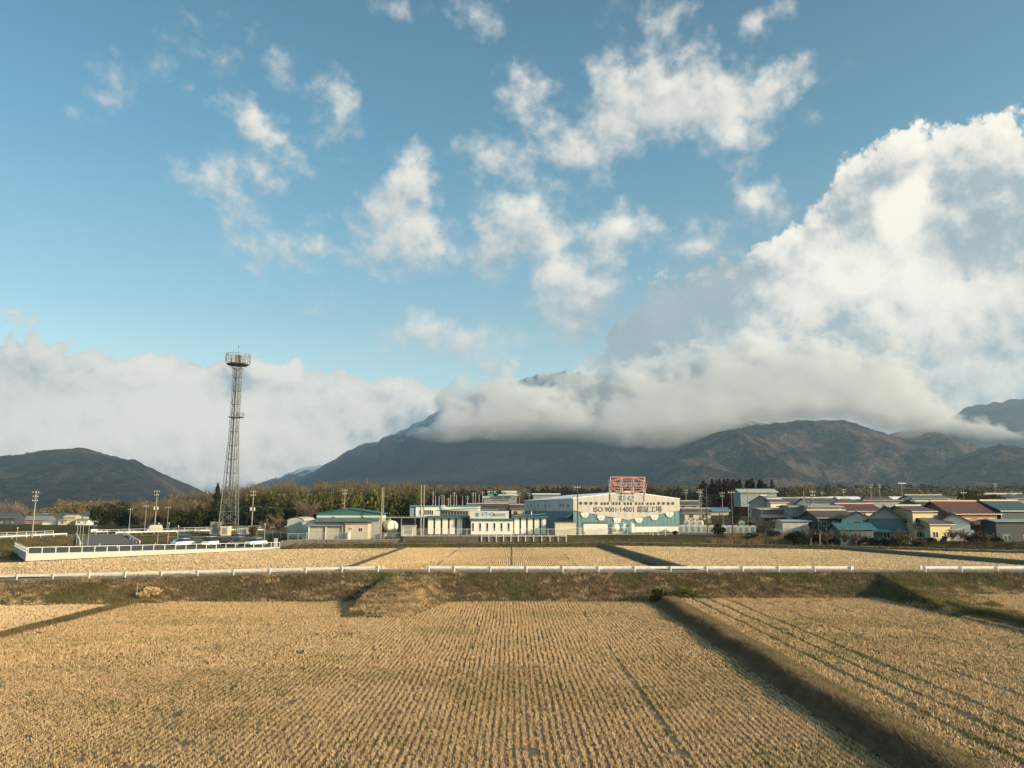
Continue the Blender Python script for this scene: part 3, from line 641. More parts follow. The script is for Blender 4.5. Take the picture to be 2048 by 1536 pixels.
def leaves(P, size, rg, stretch=1.0):
    n = len(P); a = rg.normal(0, 1, (n, 3)); b_ = rg.normal(0, 1, (n, 3)); a /= np.linalg.norm(a, axis=1)[:, None]
    b_ -= (b_*a).sum(1)[:, None]*a; b_ /= np.linalg.norm(b_, axis=1)[:, None]; s = size*rg.uniform(.6, 1.3, n)[:, None]
    a[:, 2] *= stretch; b_[:, 2] *= stretch
    V = np.stack([P+a*s, P-a*s*.5+b_*s*.8, P-a*s*.5-b_*s*.8], 1).reshape(-1, 3); return V
def twigs(n, w_, h, rg, tw=.05):
    """bare branches: thin triangles fanning up and out, on a few real limbs"""
    V = []; nl = 9; st = []
    for i in range(nl):
        a = 2*np.pi*i/nl+rg.uniform(-.3, .3); t0 = rg.uniform(.12, .4)*h; out = rg.uniform(.5, 1.0)*w_/2*.8; up = rg.uniform(.5, .85)*h
        st.append((np.array([0, 0, t0]), np.array([np.cos(a)*out, np.sin(a)*out, up])))
    st.append((np.array([0, 0, .3*h]), np.array([0, 0, .9*h])))
    k_ = rg.integers(0, len(st), n); t = rg.uniform(.15, 1, n)
    A = np.array([s[0] for s in st])[k_]; B = np.array([s[1] for s in st])[k_]
    P = A+(B-A)*t[:, None]; d = (B-A)/np.linalg.norm(B-A, axis=1)[:, None]+rg.normal(0, .55, (n, 3)); d[:, 2] = abs(d[:, 2])*.9+.15
    d /= np.linalg.norm(d, axis=1)[:, None]; L = h*rg.uniform(.12, .30, n)*(1.15-t*.5)
    T = P+d*L[:, None]; T[:, 2] = np.clip(T[:, 2], 0, h*1.04)
    sidev = rg.normal(0, 1, (n, 3)); sidev /= np.linalg.norm(sidev, axis=1)[:, None]; sidev *= tw
    return np.stack([P-sidev, P+sidev, T], 1).reshape(-1, 3), st
M_BARK = mat('bark', (.10,.075,.055), .9, .25, 4, .02)
M_EVER = leafmat('evergreen_leaves', (.022,.032,.016), (.045,.055,.024), .9, .25, (.075,.060,.030), bigthr=(.55,.75), tr=.15)
M_PINE = leafmat('pine_needles', (.030,.045,.018), (.085,.080,.030), .8, .25, (.12,.085,.03), bigthr=(.5,.7), tr=.15)
M_CEDAR = leafmat('winter_cedar_needles', (.035,.025,.018), (.065,.042,.030), .5, .06, (.035,.035,.020), bigthr=(.45,.6), tr=.15)
M_BAMB = leafmat('bamboo_leaves', (.115,.125,.032), (.21,.195,.062), .35, .045, (.075,.078,.024), bigthr=(.4,.62), tr=.25)
M_TWIG = leafmat('bare_twigs', (.115,.098,.064), (.185,.158,.100), .5, .03, (.16,.125,.075), bigthr=(.4,.6), tr=.1)
M_TWIG2 = leafmat('pinkish_bare_twigs', (.18,.135,.105), (.25,.19,.145), .5, tr=.1)
M_ORANGE = leafmat('orange_brown_leaves', (.20,.13,.05), (.31,.20,.085), .4, .05, (.14,.125,.05), bigthr=(.45,.6), tr=.2)
SEED = [100]
def tree(name, label, px, pyb, D, w_, h, kind, m_, n=900, size=.32, group=None, z=None, trunk=.16, cat='tree'):
    SEED[0] += 1; rg = np.random.default_rng(SEED[0])
    p = at(px, pyb, D); zz = gz(p.x, p.y) if z is None else z
    e = empty(name, (p.x, p.y, zz), 0, label, cat, group)
    if kind == 'bare':
        V, st = twigs(n, w_, h, rg, size)
        npmesh('crown', V, np.arange(len(V)).reshape(-1, 3), m_, e)
        mb = MB().tube((0,0,-.3), (0,0,h*.42), trunk*h*.10, trunk*h*.06, 7)
        for a, b in st: mb.tube(a, a+(b-a)*.9, trunk*h*.035, .02, 5)
        mb.build('trunk', M_BARK, e)
    else:
        cz = .0 if kind in ('conifer', 'bamboo', 'shrub') else .12*h
        P = crown_pts(n, w_, h-cz, kind if kind != 'shrub' else 'round', rg); P[:, 2] += cz
        V = leaves(P, size, rg, 1.6 if kind == 'bamboo' else 1.0)
        npmesh('crown', V, np.arange(len(V)).reshape(-1, 3), m_, e)
        mb = MB().tube((0,0,-.3), (0,0,h*.75), trunk*h*.10+.04, .04, 7)
        for i in range(4):
            a = i*1.7; mb.tube((0,0,h*(.2+.1*i)), (math.cos(a)*w_*.3, math.sin(a)*w_*.3, h*(.4+.1*i)), .06, .02, 5)
        mb.build('trunk', M_BARK, e)
    return e
def wood(name, label, cells, kind, m_, n, size, hr, wr, kind2=None):
    """a wood that reads as one mass: cells = list of (x, y)"""
    SEED[0] += 1; rg = np.random.default_rng(SEED[0]); VV = []
    for x, y in cells:
        h = rg.uniform(*hr); w_ = rg.uniform(*wr); z = gz(x, y)
        if kind == 'bare': V, _ = twigs(n, w_, h, rg, size)
        else: V = leaves(crown_pts(n, w_, h, kind, rg), size, rg, 1.5 if kind == 'bamboo' else 1.0)
        VV.append(V+np.array([x, y, z-.2]))
    V = np.concatenate(VV)
    return tag(npmesh(name, V, np.arange(len(V)).reshape(-1, 3), m_), label, kind='stuff')
def cells(px0, px1, D0, D1, n, seed):
    rg = np.random.default_rng(seed); D = rg.uniform(D0, D1, n); px = rg.uniform(px0, px1, n)
    return [((a-1024)/FPX*d*1.0, d) for a, d in zip(px, D)]
# woods
wood('woods', 'green bamboo grove behind the teal roofed warehouse', cells(505,842,268,315,150,1), 'bamboo', M_BAMB, 330, .42, (8.5,12.5), (3.5,6))
wood('woods', 'brown bare wood crowning the bamboo grove', cells(330,850,335,400,190,2), 'bare', M_TWIG, 420, .10, (14,17.5), (8,11))
wood('woods', 'dark evergreens at the foot of the brown wood', cells(345,560,255,300,46,3), 'round', M_EVER, 380, .42, (6,9.5), (4.5,7))
wood('woods', 'brown bare trees left of the lattice tower', cells(285,470,262,330,70,4), 'bare', M_TWIG, 420, .08, (8,12), (6,9))
wood('woods', 'yellow brown wood below the left hill', cells(125,370,590,720,170,5), 'round', M_ORANGE, 200, .75, (13,18.5), (9,13))
wood('woods', 'pinkish bare wood at the left edge', cells(-30,60,600,700,30,6), 'bare', M_TWIG2, 260, .15, (13,19), (10,14))
wood('woods', 'dark mixed wood behind the transformer yard', cells(835,1010,420,520,90,7), 'round', M_CEDAR, 170, .65, (8,12.5), (6,9))
wood('woods', 'brown bare wood on the rise behind the factories', cells(850,1400,560,760,230,8), 'bare', M_TWIG, 170, .15, (11,16), (9,13))
wood('woods', 'dark cedar wood behind the large factory', cells(1060,1600,470,640,230,9), 'round', M_CEDAR, 150, .75, (9,13.5), (7,11))
wood('woods', 'dark red brown cedars right of the large factory', cells(1395,1545,330,400,60,10), 'conifer', M_CEDAR, 420, .55, (13.5,16.5), (7,10))
wood('woods', 'green bamboo behind the tiled houses', cells(1575,1665,420,500,40,11), 'bamboo', M_BAMB, 170, .55, (9,13), (5,7))
wood('woods', 'mixed wood behind the village', cells(1540,2130,520,700,230,12), 'round', M_TWIG, 130, .65, (9,14), (8,11))
wood('woods', 'dark conifers behind the village', cells(1600,2150,700,900,200,13), 'round', M_EVER, 90, 1.1, (10,14.5), (9,14))
wood('woods', 'dark conifers at the foot of the mountain', cells(830,1620,900,1300,420,14), 'round', M_EVER, 60, 1.7, (10,14), (12,18))
wood('woods', 'brown wood at the foot of the mountain', cells(830,2150,860,1200,420,15), 'bare', M_TWIG, 90, .35, (12,16), (14,20))
wood('woods', 'trees on the far plain to the left', cells(-60,330,700,1100,150,16), 'round', M_TWIG, 60, 1.1, (7,12), (12,18))
# single trees
tree('evergreen_tree', 'broad dark evergreen tree, the largest of the clump left of the tower', 240, 1056, 292, 15, 11.2, 'round', M_EVER, 3800, .36)
tree('evergreen_tree', 'dark evergreen tree at the left end of the clump', 196, 1056, 288, 9, 8.6, 'round', M_EVER, 1800, .34)
tree('evergreen_tree', 'dark evergreen tree at the right end of the clump', 282, 1056, 285, 9, 8.4, 'round', M_EVER, 1800, .34)
tree('conifer_tree', 'pointed dark conifer standing just left of the lattice tower', 431, 1050, 275, 8.5, 15.5, 'conifer', M_EVER, 2200, .34)
tree('bare_tree', 'wide bare tree with grey limbs at the edge of the bamboo grove', 612, 1050, 250, 12, 10.5, 'bare', M_TWIG2, 1500, .05, trunk=.4)
tree('bare_tree', 'rounded pinkish bare tree by the grey corrugated shed', 556, 1066, 200, 9, 6.0, 'bare', M_TWIG2, 1700, .03)
tree('bare_tree', 'small pinkish bare tree beside the round clipped shrub', 532, 1067, 196, 5, 4.6, 'bare', M_TWIG2, 900, .03)
tree('clipped_shrub', 'dome shaped dark green shrub right of the tower foot', 506, 1067, 190, 2.4, 3.1, 'shrub', M_PINE, 900, .16, cat='shrub')
tree('round_bush', 'dark round bush beside the two tall poles', 836, 1062, 186, 2.4, 2.6, 'shrub', M_EVER, 700, .17, cat='bush')
tree('round_bush', 'dark green bush in front of the white containers', 1438, 1066, 176, 3.3, 2.9, 'shrub', M_EVER, 1200, .17, cat='bush')
tree('round_bush', 'dark bush below the cream shed at the village edge', 1590, 1080, 161, 4.6, 2.6, 'shrub', M_EVER, 1000, .2, cat='bush')
tree('pine_tree', 'large dark pine rising behind the red roofed house', 1950, 1040, 205, 20, 12.0, 'round', M_PINE, 6500, .3)
tree('pine_tree', 'dark pine touching the right side of the red roofed house', 2030, 1056, 178, 5, 6, 'round', M_PINE, 1200, .25)
for i, (px, pyb, D, w_, h, lb) in enumerate([
    (1620,1084,158,4.5,4.0,'bare reddish tree above the path, left of the blue grey shed'), (1655,1086,156,4.5,3.6,'bare grey tree against the blue grey shed'),
    (1688,1087,153,4.0,3.6,'bare tree at the left corner of the blue grey wall'), (1712,1088,151,3.8,3.4,'bare tree in front of the blue grey wall'),
    (1800,1088,150,4.5,3.6,'bare tree in front of the big gable house'), (1822,1089,150,4.0,3.0,'leafless bush in the garden of the big gable house'),
    (1905,1089,149,3.8,3.4,'pale branched garden tree before the yellow house'), (1930,1090,149,3.2,3.0,'dark garden tree between the yellow house and the red house'),
    (1976,1091,147,4.5,2.4,'low brown bush in front of the red house'), (1520,1066,185,6,4.2,'bare tree behind the last white containers'),
    (1400,1042,215,6,4.6,'bare orange tree behind the stacked white containers'), (1440,1036,225,7,5.0,'bare tree below the blue roofed shed'), (1500,1040,205,6,4.2,'bare bush at the wall of the grey gable house'),
    (1575,1052,190,5,3.2,'low bare tree by the long cream wall')]):
    tree('bare_tree', lb, px, pyb, D, w_, h, 'bare', M_TWIG2 if i % 2 else M_TWIG, 800, .035, group='bare garden trees round the village', trunk=.25)

rgb_ = np.random.default_rng(5)
for i, (px, pyb, D, w_, h, lb) in enumerate([(1600,1085,157,3.2,1.8,'low dark bush by the short pale stake'),(1634,1084,160,3.6,2.4,'dark bush between the two pale stakes'),(1665,1084,160,3.4,2.6,'dark evergreen bush left of the slate blue shed'),
    (1752,1088,153,2.6,1.7,'dark bush at the right corner of the slate blue shed'),(1770,1088,152,2.2,1.5,'small dark bush under the big gable'),(1790,1089,151,2.4,1.9,'dark bush just left of the upright white slab'),
    (1838,1089,150,2.6,1.6,'dark bush just right of the upright white slab'),(1862,1089,150,2.2,1.4,'small dark bush before the yellow wing'),(1888,1089,150,1.8,1.6,'dark bush at the right end of the yellow wing'),
    (1945,1090,149,3.0,2.2,'dark bush before the white gabled front wing'),(1962,1090,148,2.6,1.7,'dark bush at the left foot of the red house'),(1992,1091,148,2.8,1.6,'dark bush left of the green frame rack'),
    (1350,1066,186,1.6,1.0,'tiny dark bush at the right corner of the factory plinth'),(1545,1074,170,4.2,1.8,'brown tangled bush behind the path'),(1500,1076,168,3.6,1.6,'low tangled bush right of the thick dark pole')]):
    tree('round_bush', lb, px, pyb, D, w_, h, 'shrub', M_EVER if i < 13 else M_CEDAR, 500, .17, group='dark bushes along the village edge', cat='bush')
for i, (x, y, w_, h, m_, lb) in enumerate([(14.9,79.6,3.4,1.5,M_EVER,'dark green bush on the embankment above the near bank'),(17.6,81.2,2.8,1.1,M_BAMB,'pale green bush beside the dark one on the embankment'),(-37.2,81.0,2.6,1.3,M_STRAW,'straw coloured clump beside the thin pale post')]):
    SEED[0] += 1; rg = np.random.default_rng(SEED[0]); z = float(hN(np.array(x), np.array(y))); e = empty('bush', (x, y, z-.1), 0, lb, 'bush')
    V = leaves(crown_pts(900, w_, h, 'round', rg), .11, rg); npmesh('crown', V, np.arange(len(V)).reshape(-1, 3), m_, e)
    MB().tube((0,0,-.2), (0,0,h*.5), .06, .03, 6).build('trunk', M_BARK, e)

for i, (px, pyb, D, w_, h, kd, lb) in enumerate([(1688,1046,205,4.5,4.2,0,'dark tree between the grey hipped roof and the dark brown roof'),(1745,1050,190,4,3.6,0,'dark tree behind the big gable, left'),(1628,1050,195,4.5,3.4,0,'dark tree at the foot of the pole right of the leaning one'),
   (1870,1048,182,4,3.8,0,'dark tree behind the yellow wing'),(1585,1040,215,4,3.4,0,'dark tree left of the leaning pole'),(1812,1020,240,5,4,0,'dark tree before the long pale block'),(1905,1030,210,5,4.5,0,'dark tree left of the large pine'),
   (1540,1052,196,4,3,1,'bare tree before the long weathered roof'),(1470,1030,235,6,5,1,'bare tree left of the pale pole'),(1388,1044,226,4,3.4,1,'bare tree beside the orange red car'),(2004,1062,180,4,3.6,0,'dark tree between the red house and the dark shed'),(1968,1020,250,6,5,1,'brown bare tree behind the large pine')]):
    tree('garden_tree', lb, px, pyb, D, w_, h, 'bare' if kd else 'round', M_TWIG if kd else M_EVER, 900, .04 if kd else .22, group='trees standing among the village houses')

def thicket(label, pts, m_, n, size, hr, wr):
    SEED[0] += 1; rg = np.random.default_rng(SEED[0]); VV = []
    for x, y in pts: V, _ = twigs(n, rg.uniform(*wr), rg.uniform(*hr), rg, size); VV.append(V+np.array([x, y, gz(x, y)-.1]))
    V = np.concatenate(VV); return tag(npmesh('undergrowth', V, np.arange(len(V)).reshape(-1, 3), m_), label, kind='stuff')
M_BRAMBLE = leafmat('bramble_twigs', (.075,.055,.045), (.13,.095,.075), .6, tr=.1)
def front(px0, px1, off, n, sd): rg = np.random.default_rng(sd); X = rg.uniform(px0, px1, n); return [((p-1024)/FPX*152, float(yE((p-1024)/FPX*152))+off+rg.uniform(0, 4)) for p in X]
thicket('tangled leafless undergrowth before the village houses', front(1585, 2040, 8.5, 110, 3), M_BRAMBLE, 130, .03, (1.0,2.3), (1.6,3.2))
thicket('dark brambles at the left corner of the village', front(1600, 1740, 9, 50, 4), M_EVER, 130, .06, (1.2,2.4), (1.6,3))
# ------------------------------------------------------------------ building materials
W_CREAM = mat('cream_wall', (.62,.55,.40), .85, .06, .8)
W_WHITE = mat('white_panel_wall', (.78,.76,.70), .8, .05, .6)
W_GREY = mat('grey_wall', (.24,.25,.245), .85, .08, .8)
W_LBLUE = mat('pale_blue_grey_wall', (.25,.30,.32), .8, .08, .8)
W_TEAL = mat('teal_wall', (.075,.13,.16), .7, .08, .8)
W_YELL = mat('yellow_wall', (.52,.44,.26), .85, .05, 1)
W_BROWN = mat('brown_siding', (.26,.16,.12), .85, .12, 1)
W_DARK = mat('dark_siding', (.055,.065,.075), .8, .15, 1)
W_SLATE = mat('slate_blue_metal_wall', (.075,.10,.125), .7, .12, 1, stretch=(6,6,.3))
W_BEIGE = mat('beige_panel_wall', (.52,.46,.36), .85, .12, .7)
def corr(name, base, freq=3.2, axis=0, rough=.55, spec=.5, bumpd=.02):
    m_ = bpy.data.materials.new(name); m_.use_nodes = True; t = m_.node_tree; t.nodes.clear(); k = NT(t)
    P = k.n('ShaderNodeTexCoord').outputs[3]; s = k.n('ShaderNodeSeparateXYZ', i0=P)
    wv = k.m('SINE', k.m('MULTIPLY', s.outputs[axis], freq*6.283)); nz = k.noise(P, .6, 4, .6)
    st = k.noise(k.n('ShaderNodeMapping', Vector=P, Scale=(2, 2, .15)), 1.5, 3, .6)
    c = k.mix(k.mr(nz, .3, .7, 0, 1, False), tuple(v*.86 for v in base), base); c = k.mix(k.mr(st, .5, .8, 0, .3, False), c, tuple(v*.6 for v in base))
    c = k.mix(k.mr(wv, .2, 1, 0, .12), c, tuple(v*.8 for v in base))
    b = k.n('ShaderNodeBsdfPrincipled', Base_Color=c, Roughness=rough); b.inputs['Specular IOR Level'].default_value = spec
    bn = k.n('ShaderNodeBump', Height=wv, Strength=.7, Distance=bumpd); t.links.new(bn.outputs[0], b.inputs['Normal'])
    k.n('ShaderNodeOutputMaterial', Surface=b); return m_
C_GREY = corr('grey_corrugated_sheet', (.50,.49,.45)); C_CREAM = corr('cream_corrugated_sheet', (.50,.475,.42), .5)
C_TEAL = corr('teal_corrugated_sheet', (.10,.215,.245), .9); C_PALE = corr('pale_grey_corrugated_sheet', (.52,.54,.53), .8)
C_HOR = corr('weathered_horizontal_sheet', (.44,.43,.39), 1.1, 2)
R_WHITE = mat('white_metal_roof', (.92,.91,.88), .4, .03, .3); R_TEAL = mat('teal_metal_roof', (.040,.135,.155), .5, .08, .5)
R_BLUE = mat('blue_metal_roof', (.09,.22,.30), .5, .08, .5)
def tiles(name, base, sp=.35):
    m_ = bpy.data.materials.new(name); m_.use_nodes = True; t = m_.node_tree; t.nodes.clear(); k = NT(t)
    P = k.n('ShaderNodeTexCoord').outputs[3]; s = k.n('ShaderNodeSeparateXYZ', i0=P)
    a = k.m('SINE', k.m('MULTIPLY', s.outputs[0], 6.283/sp)); b_ = k.m('SINE', k.m('MULTIPLY', s.outputs[2], 6.283/.22))
    h = k.m('ADD', a, b_); nz = k.noise(P, 2.5, 5, .65)
    c = k.mix(k.mr(nz, .35, .65, 0, 1, False), tuple(v*.7 for v in base), tuple(v*1.2 for v in base))
    b = k.n('ShaderNodeBsdfPrincipled', Base_Color=c, Roughness=.55)
    bn = k.n('ShaderNodeBump', Height=h, Strength=.5, Distance=.04); t.links.new(bn.outputs[0], b.inputs['Normal'])
    k.n('ShaderNodeOutputMaterial', Surface=b); return m_
T_GREY = tiles('grey_roof_tiles', (.095,.10,.10)); T_RED = tiles('red_roof_tiles', (.115,.050,.040)); T_BROWN = tiles('brown_roof_tiles', (.095,.068,.058)); T_BLACK = tiles('black_roof_tiles', (.05,.05,.055))
M_RIDGE = mat('pale_ridge_tiles', (.48,.44,.38), .7, .1, 2); M_RIDGER = mat('pink_ridge_tiles', (.55,.30,.22), .7, .1, 2)
def glass(name, base=(.03,.04,.05)): 
    m_ = mat(name, base, .12, .2, .8); return m_
GL = glass('dark_window_glass'); GLW = glass('warm_curtained_window', (.22,.15,.10)); GLB = glass('bluish_window_glass', (.10,.14,.16))
M_TRIM = mat('white_trim', (.74,.72,.66), .6, .04, 2); M_STEEL = mat('galvanised_steel', (.42,.43,.42), .45, .1, 3, metal=.4)
M_CONC = mat('concrete', (.49,.465,.41), .9, .08, .6, .02, second=(.44,.41,.35), thr=(.5,.8)); M_WPAINT = mat('white_painted_metal', (.66,.655,.62), .5, .16, 1.3)
M_POLE = mat('concrete_pole', (.30,.27,.22), .9, .1, 1); M_DPOLE = mat('dark_brown_pole', (.085,.06,.045), .8, .1, 1); M_DARK = mat('dark_metal', (.04,.04,.045), .6, .1, 2)
M_RUBBER = mat('black_rubber', (.02,.02,.02), .9, .1, 5)
def win(e, x, z, w_, h, y=0, g=None, fr=.07, frame=True, axis='y', bars=1, lab=None):
    """window on a wall facing -Y (axis y) or -X (axis x) of the building"""
    def bx(mb, a0, a1, b0, b1, d0, d1):
        return mb.box(a0, a1, y+d0, y+d1, b0, b1) if axis == 'y' else mb.box(y+d0, y+d1, a0, a1, b0, b1)
    mb = MB(); bx(mb, x, x+w_, z, z+h, -.03, .02); o = mb.build('window', g or GL, e)
    if frame:
        f = MB(); bx(f, x-fr, x+w_+fr, z-fr, z, -.07, .01); bx(f, x-fr, x+w_+fr, z+h, z+h+fr, -.07, .01); bx(f, x-fr, x, z+.002, z+h-.002, -.068, .01); bx(f, x+w_, x+w_+fr, z+.002, z+h-.002, -.068, .01)
        for i in range(bars): xm = x+w_*(i+1)/(bars+1); bx(f, xm-.03, xm+.03, z+.001, z+h-.001, -.055, 0)
        f.build('window_frame', M_TRIM, o)
    return o
def gable_roof(mb, x0, x1, y0, y1, ze, zr, ov, th=.18, ridge='x'):
    if ridge == 'x':
        ym = (y0+y1)/2; sl = (zr-ze)/(ym-y0); d = ov*sl
        a = [(x0-ov, y0-ov, ze-d), (x0-ov, ym, zr), (x0-ov, ym, zr+th), (x0-ov, y0-ov, ze-d+th)]; mb.prism(a, (x1-x0+2*ov, 0, 0))
        a = [(x0-ov, ym, zr), (x0-ov, y1+ov, ze-d), (x0-ov, y1+ov, ze-d+th), (x0-ov, ym, zr+th)]; mb.prism(a, (x1-x0+2*ov, 0, 0))
    else:
        xm = (x0+x1)/2; sl = (zr-ze)/(xm-x0); d = ov*sl
        a = [(x0-ov, y0-ov, ze-d), (x0-ov, y0-ov, ze-d+th), (xm, y0-ov, zr+th), (xm, y0-ov, zr)]; mb.prism(a, (0, y1-y0+2*ov, 0))
        a = [(xm, y0-ov, zr), (xm, y0-ov, zr+th), (x1+ov, y0-ov, ze-d+th), (x1+ov, y0-ov, ze-d)]; mb.prism(a, (0, y1-y0+2*ov, 0))
    return mb
def hip_roof(mb, x0, x1, y0, y1, ze, zr, ov, th=.15, cap=.5):
    X0, X1, Y0, Y1 = x0-ov, x1+ov, y0-ov, y1+ov; run = (Y1-Y0)/2*cap*1.6; run = min(run, (X1-X0)/2-.3); ym = (Y0+Y1)/2
    vs = [(X0,Y0,ze),(X1,Y0,ze),(X1,Y1,ze),(X0,Y1,ze),(X0,Y0,ze+th),(X1,Y0,ze+th),(X1,Y1,ze+th),(X0,Y1,ze+th),(X0+run,ym,zr),(X1-run,ym,zr)]
    mb.add(vs, [(3,2,1,0),(0,1,5,4),(1,2,6,5),(2,3,7,6),(3,0,4,7),(4,5,9,8),(6,7,8,9),(5,6,9),(7,4,8)]); return X0+run, X1-run, ym
def walls(x0, x1, y0, y1, z1, zr=None, ridge='x', z0=-.6):
    mb = MB()
    if zr is None: return mb.box(x0, x1, y0, y1, z0, z1)
    if ridge == 'x':
        ym = (y0+y1)/2; return mb.prism([(x0,y0,z0),(x0,y0,z1),(x0,ym,zr),(x0,y1,z1),(x0,y1,z0)][::-1], (x1-x0,0,0))
    xm = (x0+x1)/2; return mb.prism([(x0,y0,z0),(x1,y0,z0),(x1,y0,z1),(xm,y0,zr),(x0,y0,z1)], (0,y1-y0,0))
PYR = {(985,1030):(1018,1008.5),(958,1030):(1018,1009),(1040,1034):(1017,1010),(1018,1034):(1022,1010),(1378,1024):(1010,1003),(1396,1042):(1025,1018),(1437,1027):(1021,1015.5),(1523,1036):(1005,992.5),(1558,1032):(1004,999),
 (1518,1010):(984,978.5),(1573,1016):(1003,996.5),(1600,1032):(1007,997),(1572,1050):(1019,1017.5),(1601,1050):(1013.5,1012),(1650,1030):(1007,997),(1652,1048):(1013.5,1011),(1706,1032):(1008,997.5),(1728,1040):(1021,1009),(1672,1060):(1034,1022),
 (1716,1062):(1037,1024),(1775,1024):(1001,999.5),(1890,1044):(1019,1004),(1862,1016):(997,991),(1775,1085):(1038,1013),(1822,1080):(1022,1000.5),(1715,1086):(1057,1047),(1850,1083):(1022,1013),(1883,1084):(1047,1031),(1952,1084):(1025,1004),
 (1912,1086):(1044,1028),(2042,1090):(1020,1003),(2036,1091):(1043,1041),(2025,1012):(996,988),(2000,1014):(997,989.5)}
def house(name, label, px, pyb, D, w_, d, he, hr, wall, roof, ridge='x', rz=0, ov=.6, hip=False, wins='auto', ridgem=None, storeys=None, z=None, cat='house', glass_=None, group=None, gpanel=None, porch=None, nw=None):
    """front wall centred on the pixel; local +Y runs away from the viewer"""
    p = at(px, pyb, D); zz = p.z if z is None else z
    if (px, pyb) in PYR: q = PYR[(px, pyb)]; he = at(px, q[0], D).z-zz; hr = at(px, q[1], D+d*.5).z-zz; hr = max(hr, he+.3)
    e = empty(name, (p.x, p.y, zz), R(rz), label, cat, group)
    x0, x1 = -w_/2, w_/2
    th = .16
    if hip:
        walls(x0, x1, 0, d, he).build('wall', wall, e); mb = MB(); ra, rb, ym = hip_roof(mb, x0, x1, 0, d, he, hr, ov); ro = mb.build('roof', roof, e)
        MB().box(ra, rb, ym-.14, ym+.14, hr-.05, hr+.28).build('ridge_cap', ridgem or M_RIDGE, ro)
    else:
        walls(x0, x1, 0, d, he, hr-.02, ridge).build('wall', wall, e); mb = MB(); gable_roof(mb, x0, x1, 0, d, he, hr, ov, th, ridge); ro = mb.build('roof', roof, e)
        if ridgem is not False:
            if ridge == 'x': MB().box(x0-ov-.01, x1+ov+.01, d/2-.14, d/2+.14, hr+th-.04, hr+th+.26).build('ridge_cap', ridgem or M_RIDGE, ro)
            else: MB().box(-.14, .14, -ov-.01, d+ov+.01, hr+th-.04, hr+th+.26).build('ridge_cap', ridgem or M_RIDGE, ro)
    if ridge == 'x' and d > 5.5 and not hip:
        sl = (hr-he)/(d/2); ze = he-ov*sl
        g_ = MB().box(x0-ov, x1+ov, -ov-.14, -ov-.02, ze-.06, ze+.08); g_.build('gutter', M_RIDGE, e)
        MB().box(x0+.05, x0+.15, -.12, -.02, -.3, ze+.2).build('downpipe', M_RIDGE, e)
    if he > 3.2 and int(px) % 3 == 0 and not (ridgem is False):
        c_ = w_*.22; b_ = MB().tube((c_,d*.5,hr-.1), (c_,d*.5,hr+2.0), .035, .03, 6); b_.build('aerial', M_STEEL, e)
        MB().box(c_-.6, c_+.6, d*.5-.02, d*.5+.02, hr+1.75, hr+1.79).box(c_-.4, c_+.4, d*.5-.02, d*.5+.02, hr+1.5, hr+1.54).build('aerial_bars', M_STEEL, e)
    if gpanel: MB().add([(x0+.25,-.015,he+.1),(x1-.25,-.015,he+.1),(0,-.015,hr-.25)], [(0,1,2)]).build('gable_panel', gpanel, e)
    st = storeys or (2 if he > 4.4 else 1)
    if wins:
        n = nw or max(1, int(w_/2.7))
        for s in range(st):
            zb = (.9 if s == 0 else 3.7)
            if zb+1.2 > he: continue
            for i in range(n): 
                cx = x0+(i+.5)*w_/n; win(e, cx-.65, zb, 1.3, 1.1, 0, glass_ or (GLW if i % 2 else GL))
        nd = max(1, int(d/3.2))
        for s in range(st):
            zb = (.9 if s == 0 else 3.7)
            if zb+1.2 > he: continue
            for i in range(nd): cy = (i+.5)*d/nd; win(e, cy-.5, zb, 1.0, 1.0, x0, glass_ or GL, axis='x')
    if porch:   # lower roof along the front
        pz, pd, pm = porch
        MB().prism([(x0-.5,-pd,pz-.45*pd),(x0-.5,0,pz),(x0-.5,0,pz+.15),(x0-.5,-pd,pz-.45*pd+.15)][::-1], (w_+1.0,0,0)).build('lower_roof', pm, e)
    return e
def text(s, size, m_, parent, loc, rot=(math.pi/2,0,0), ext=.03, align='CENTER', name='lettering', bold=0.0, sx_=1.0, shear=0):
    c = bpy.data.curves.new(name, 'FONT'); c.body = s; c.size = size; c.extrude = ext; c.align_x = align; c.align_y = 'CENTER'; c.offset = bold; c.shear = shear; c.resolution_u = 3
    o = bpy.data.objects.new(name, c); COL.objects.link(o); o.location = loc; o.rotation_euler = rot; o.scale = (sx_, 1, 1); c.materials.append(m_); o.parent = parent
    dg = bpy.context.evaluated_depsgraph_get(); me = bpy.data.meshes.new_from_object(o.evaluated_get(dg)); me.name = name
    q = bpy.data.objects.new(name, me); COL.objects.link(q); q.location = loc; q.rotation_euler = rot; q.scale = (sx_, 1, 1); q.parent = parent
    bpy.data.objects.remove(o); bpy.data.curves.remove(c); return q
M_LETTER = mat('dark_lettering', (.035,.035,.04), .6, .05, 2); M_LBLUE = mat('blue_lettering', (.08,.25,.38), .6, .05, 2); M_PINK = mat('pink_neon_tube', (.50,.15,.14), .5, .06, 2); M_LGREY = mat('pale_blue_letter', (.35,.46,.52), .5, .05, 2)
M_RED = mat('red_bars', (.45,.05,.04), .6, .05, 2)
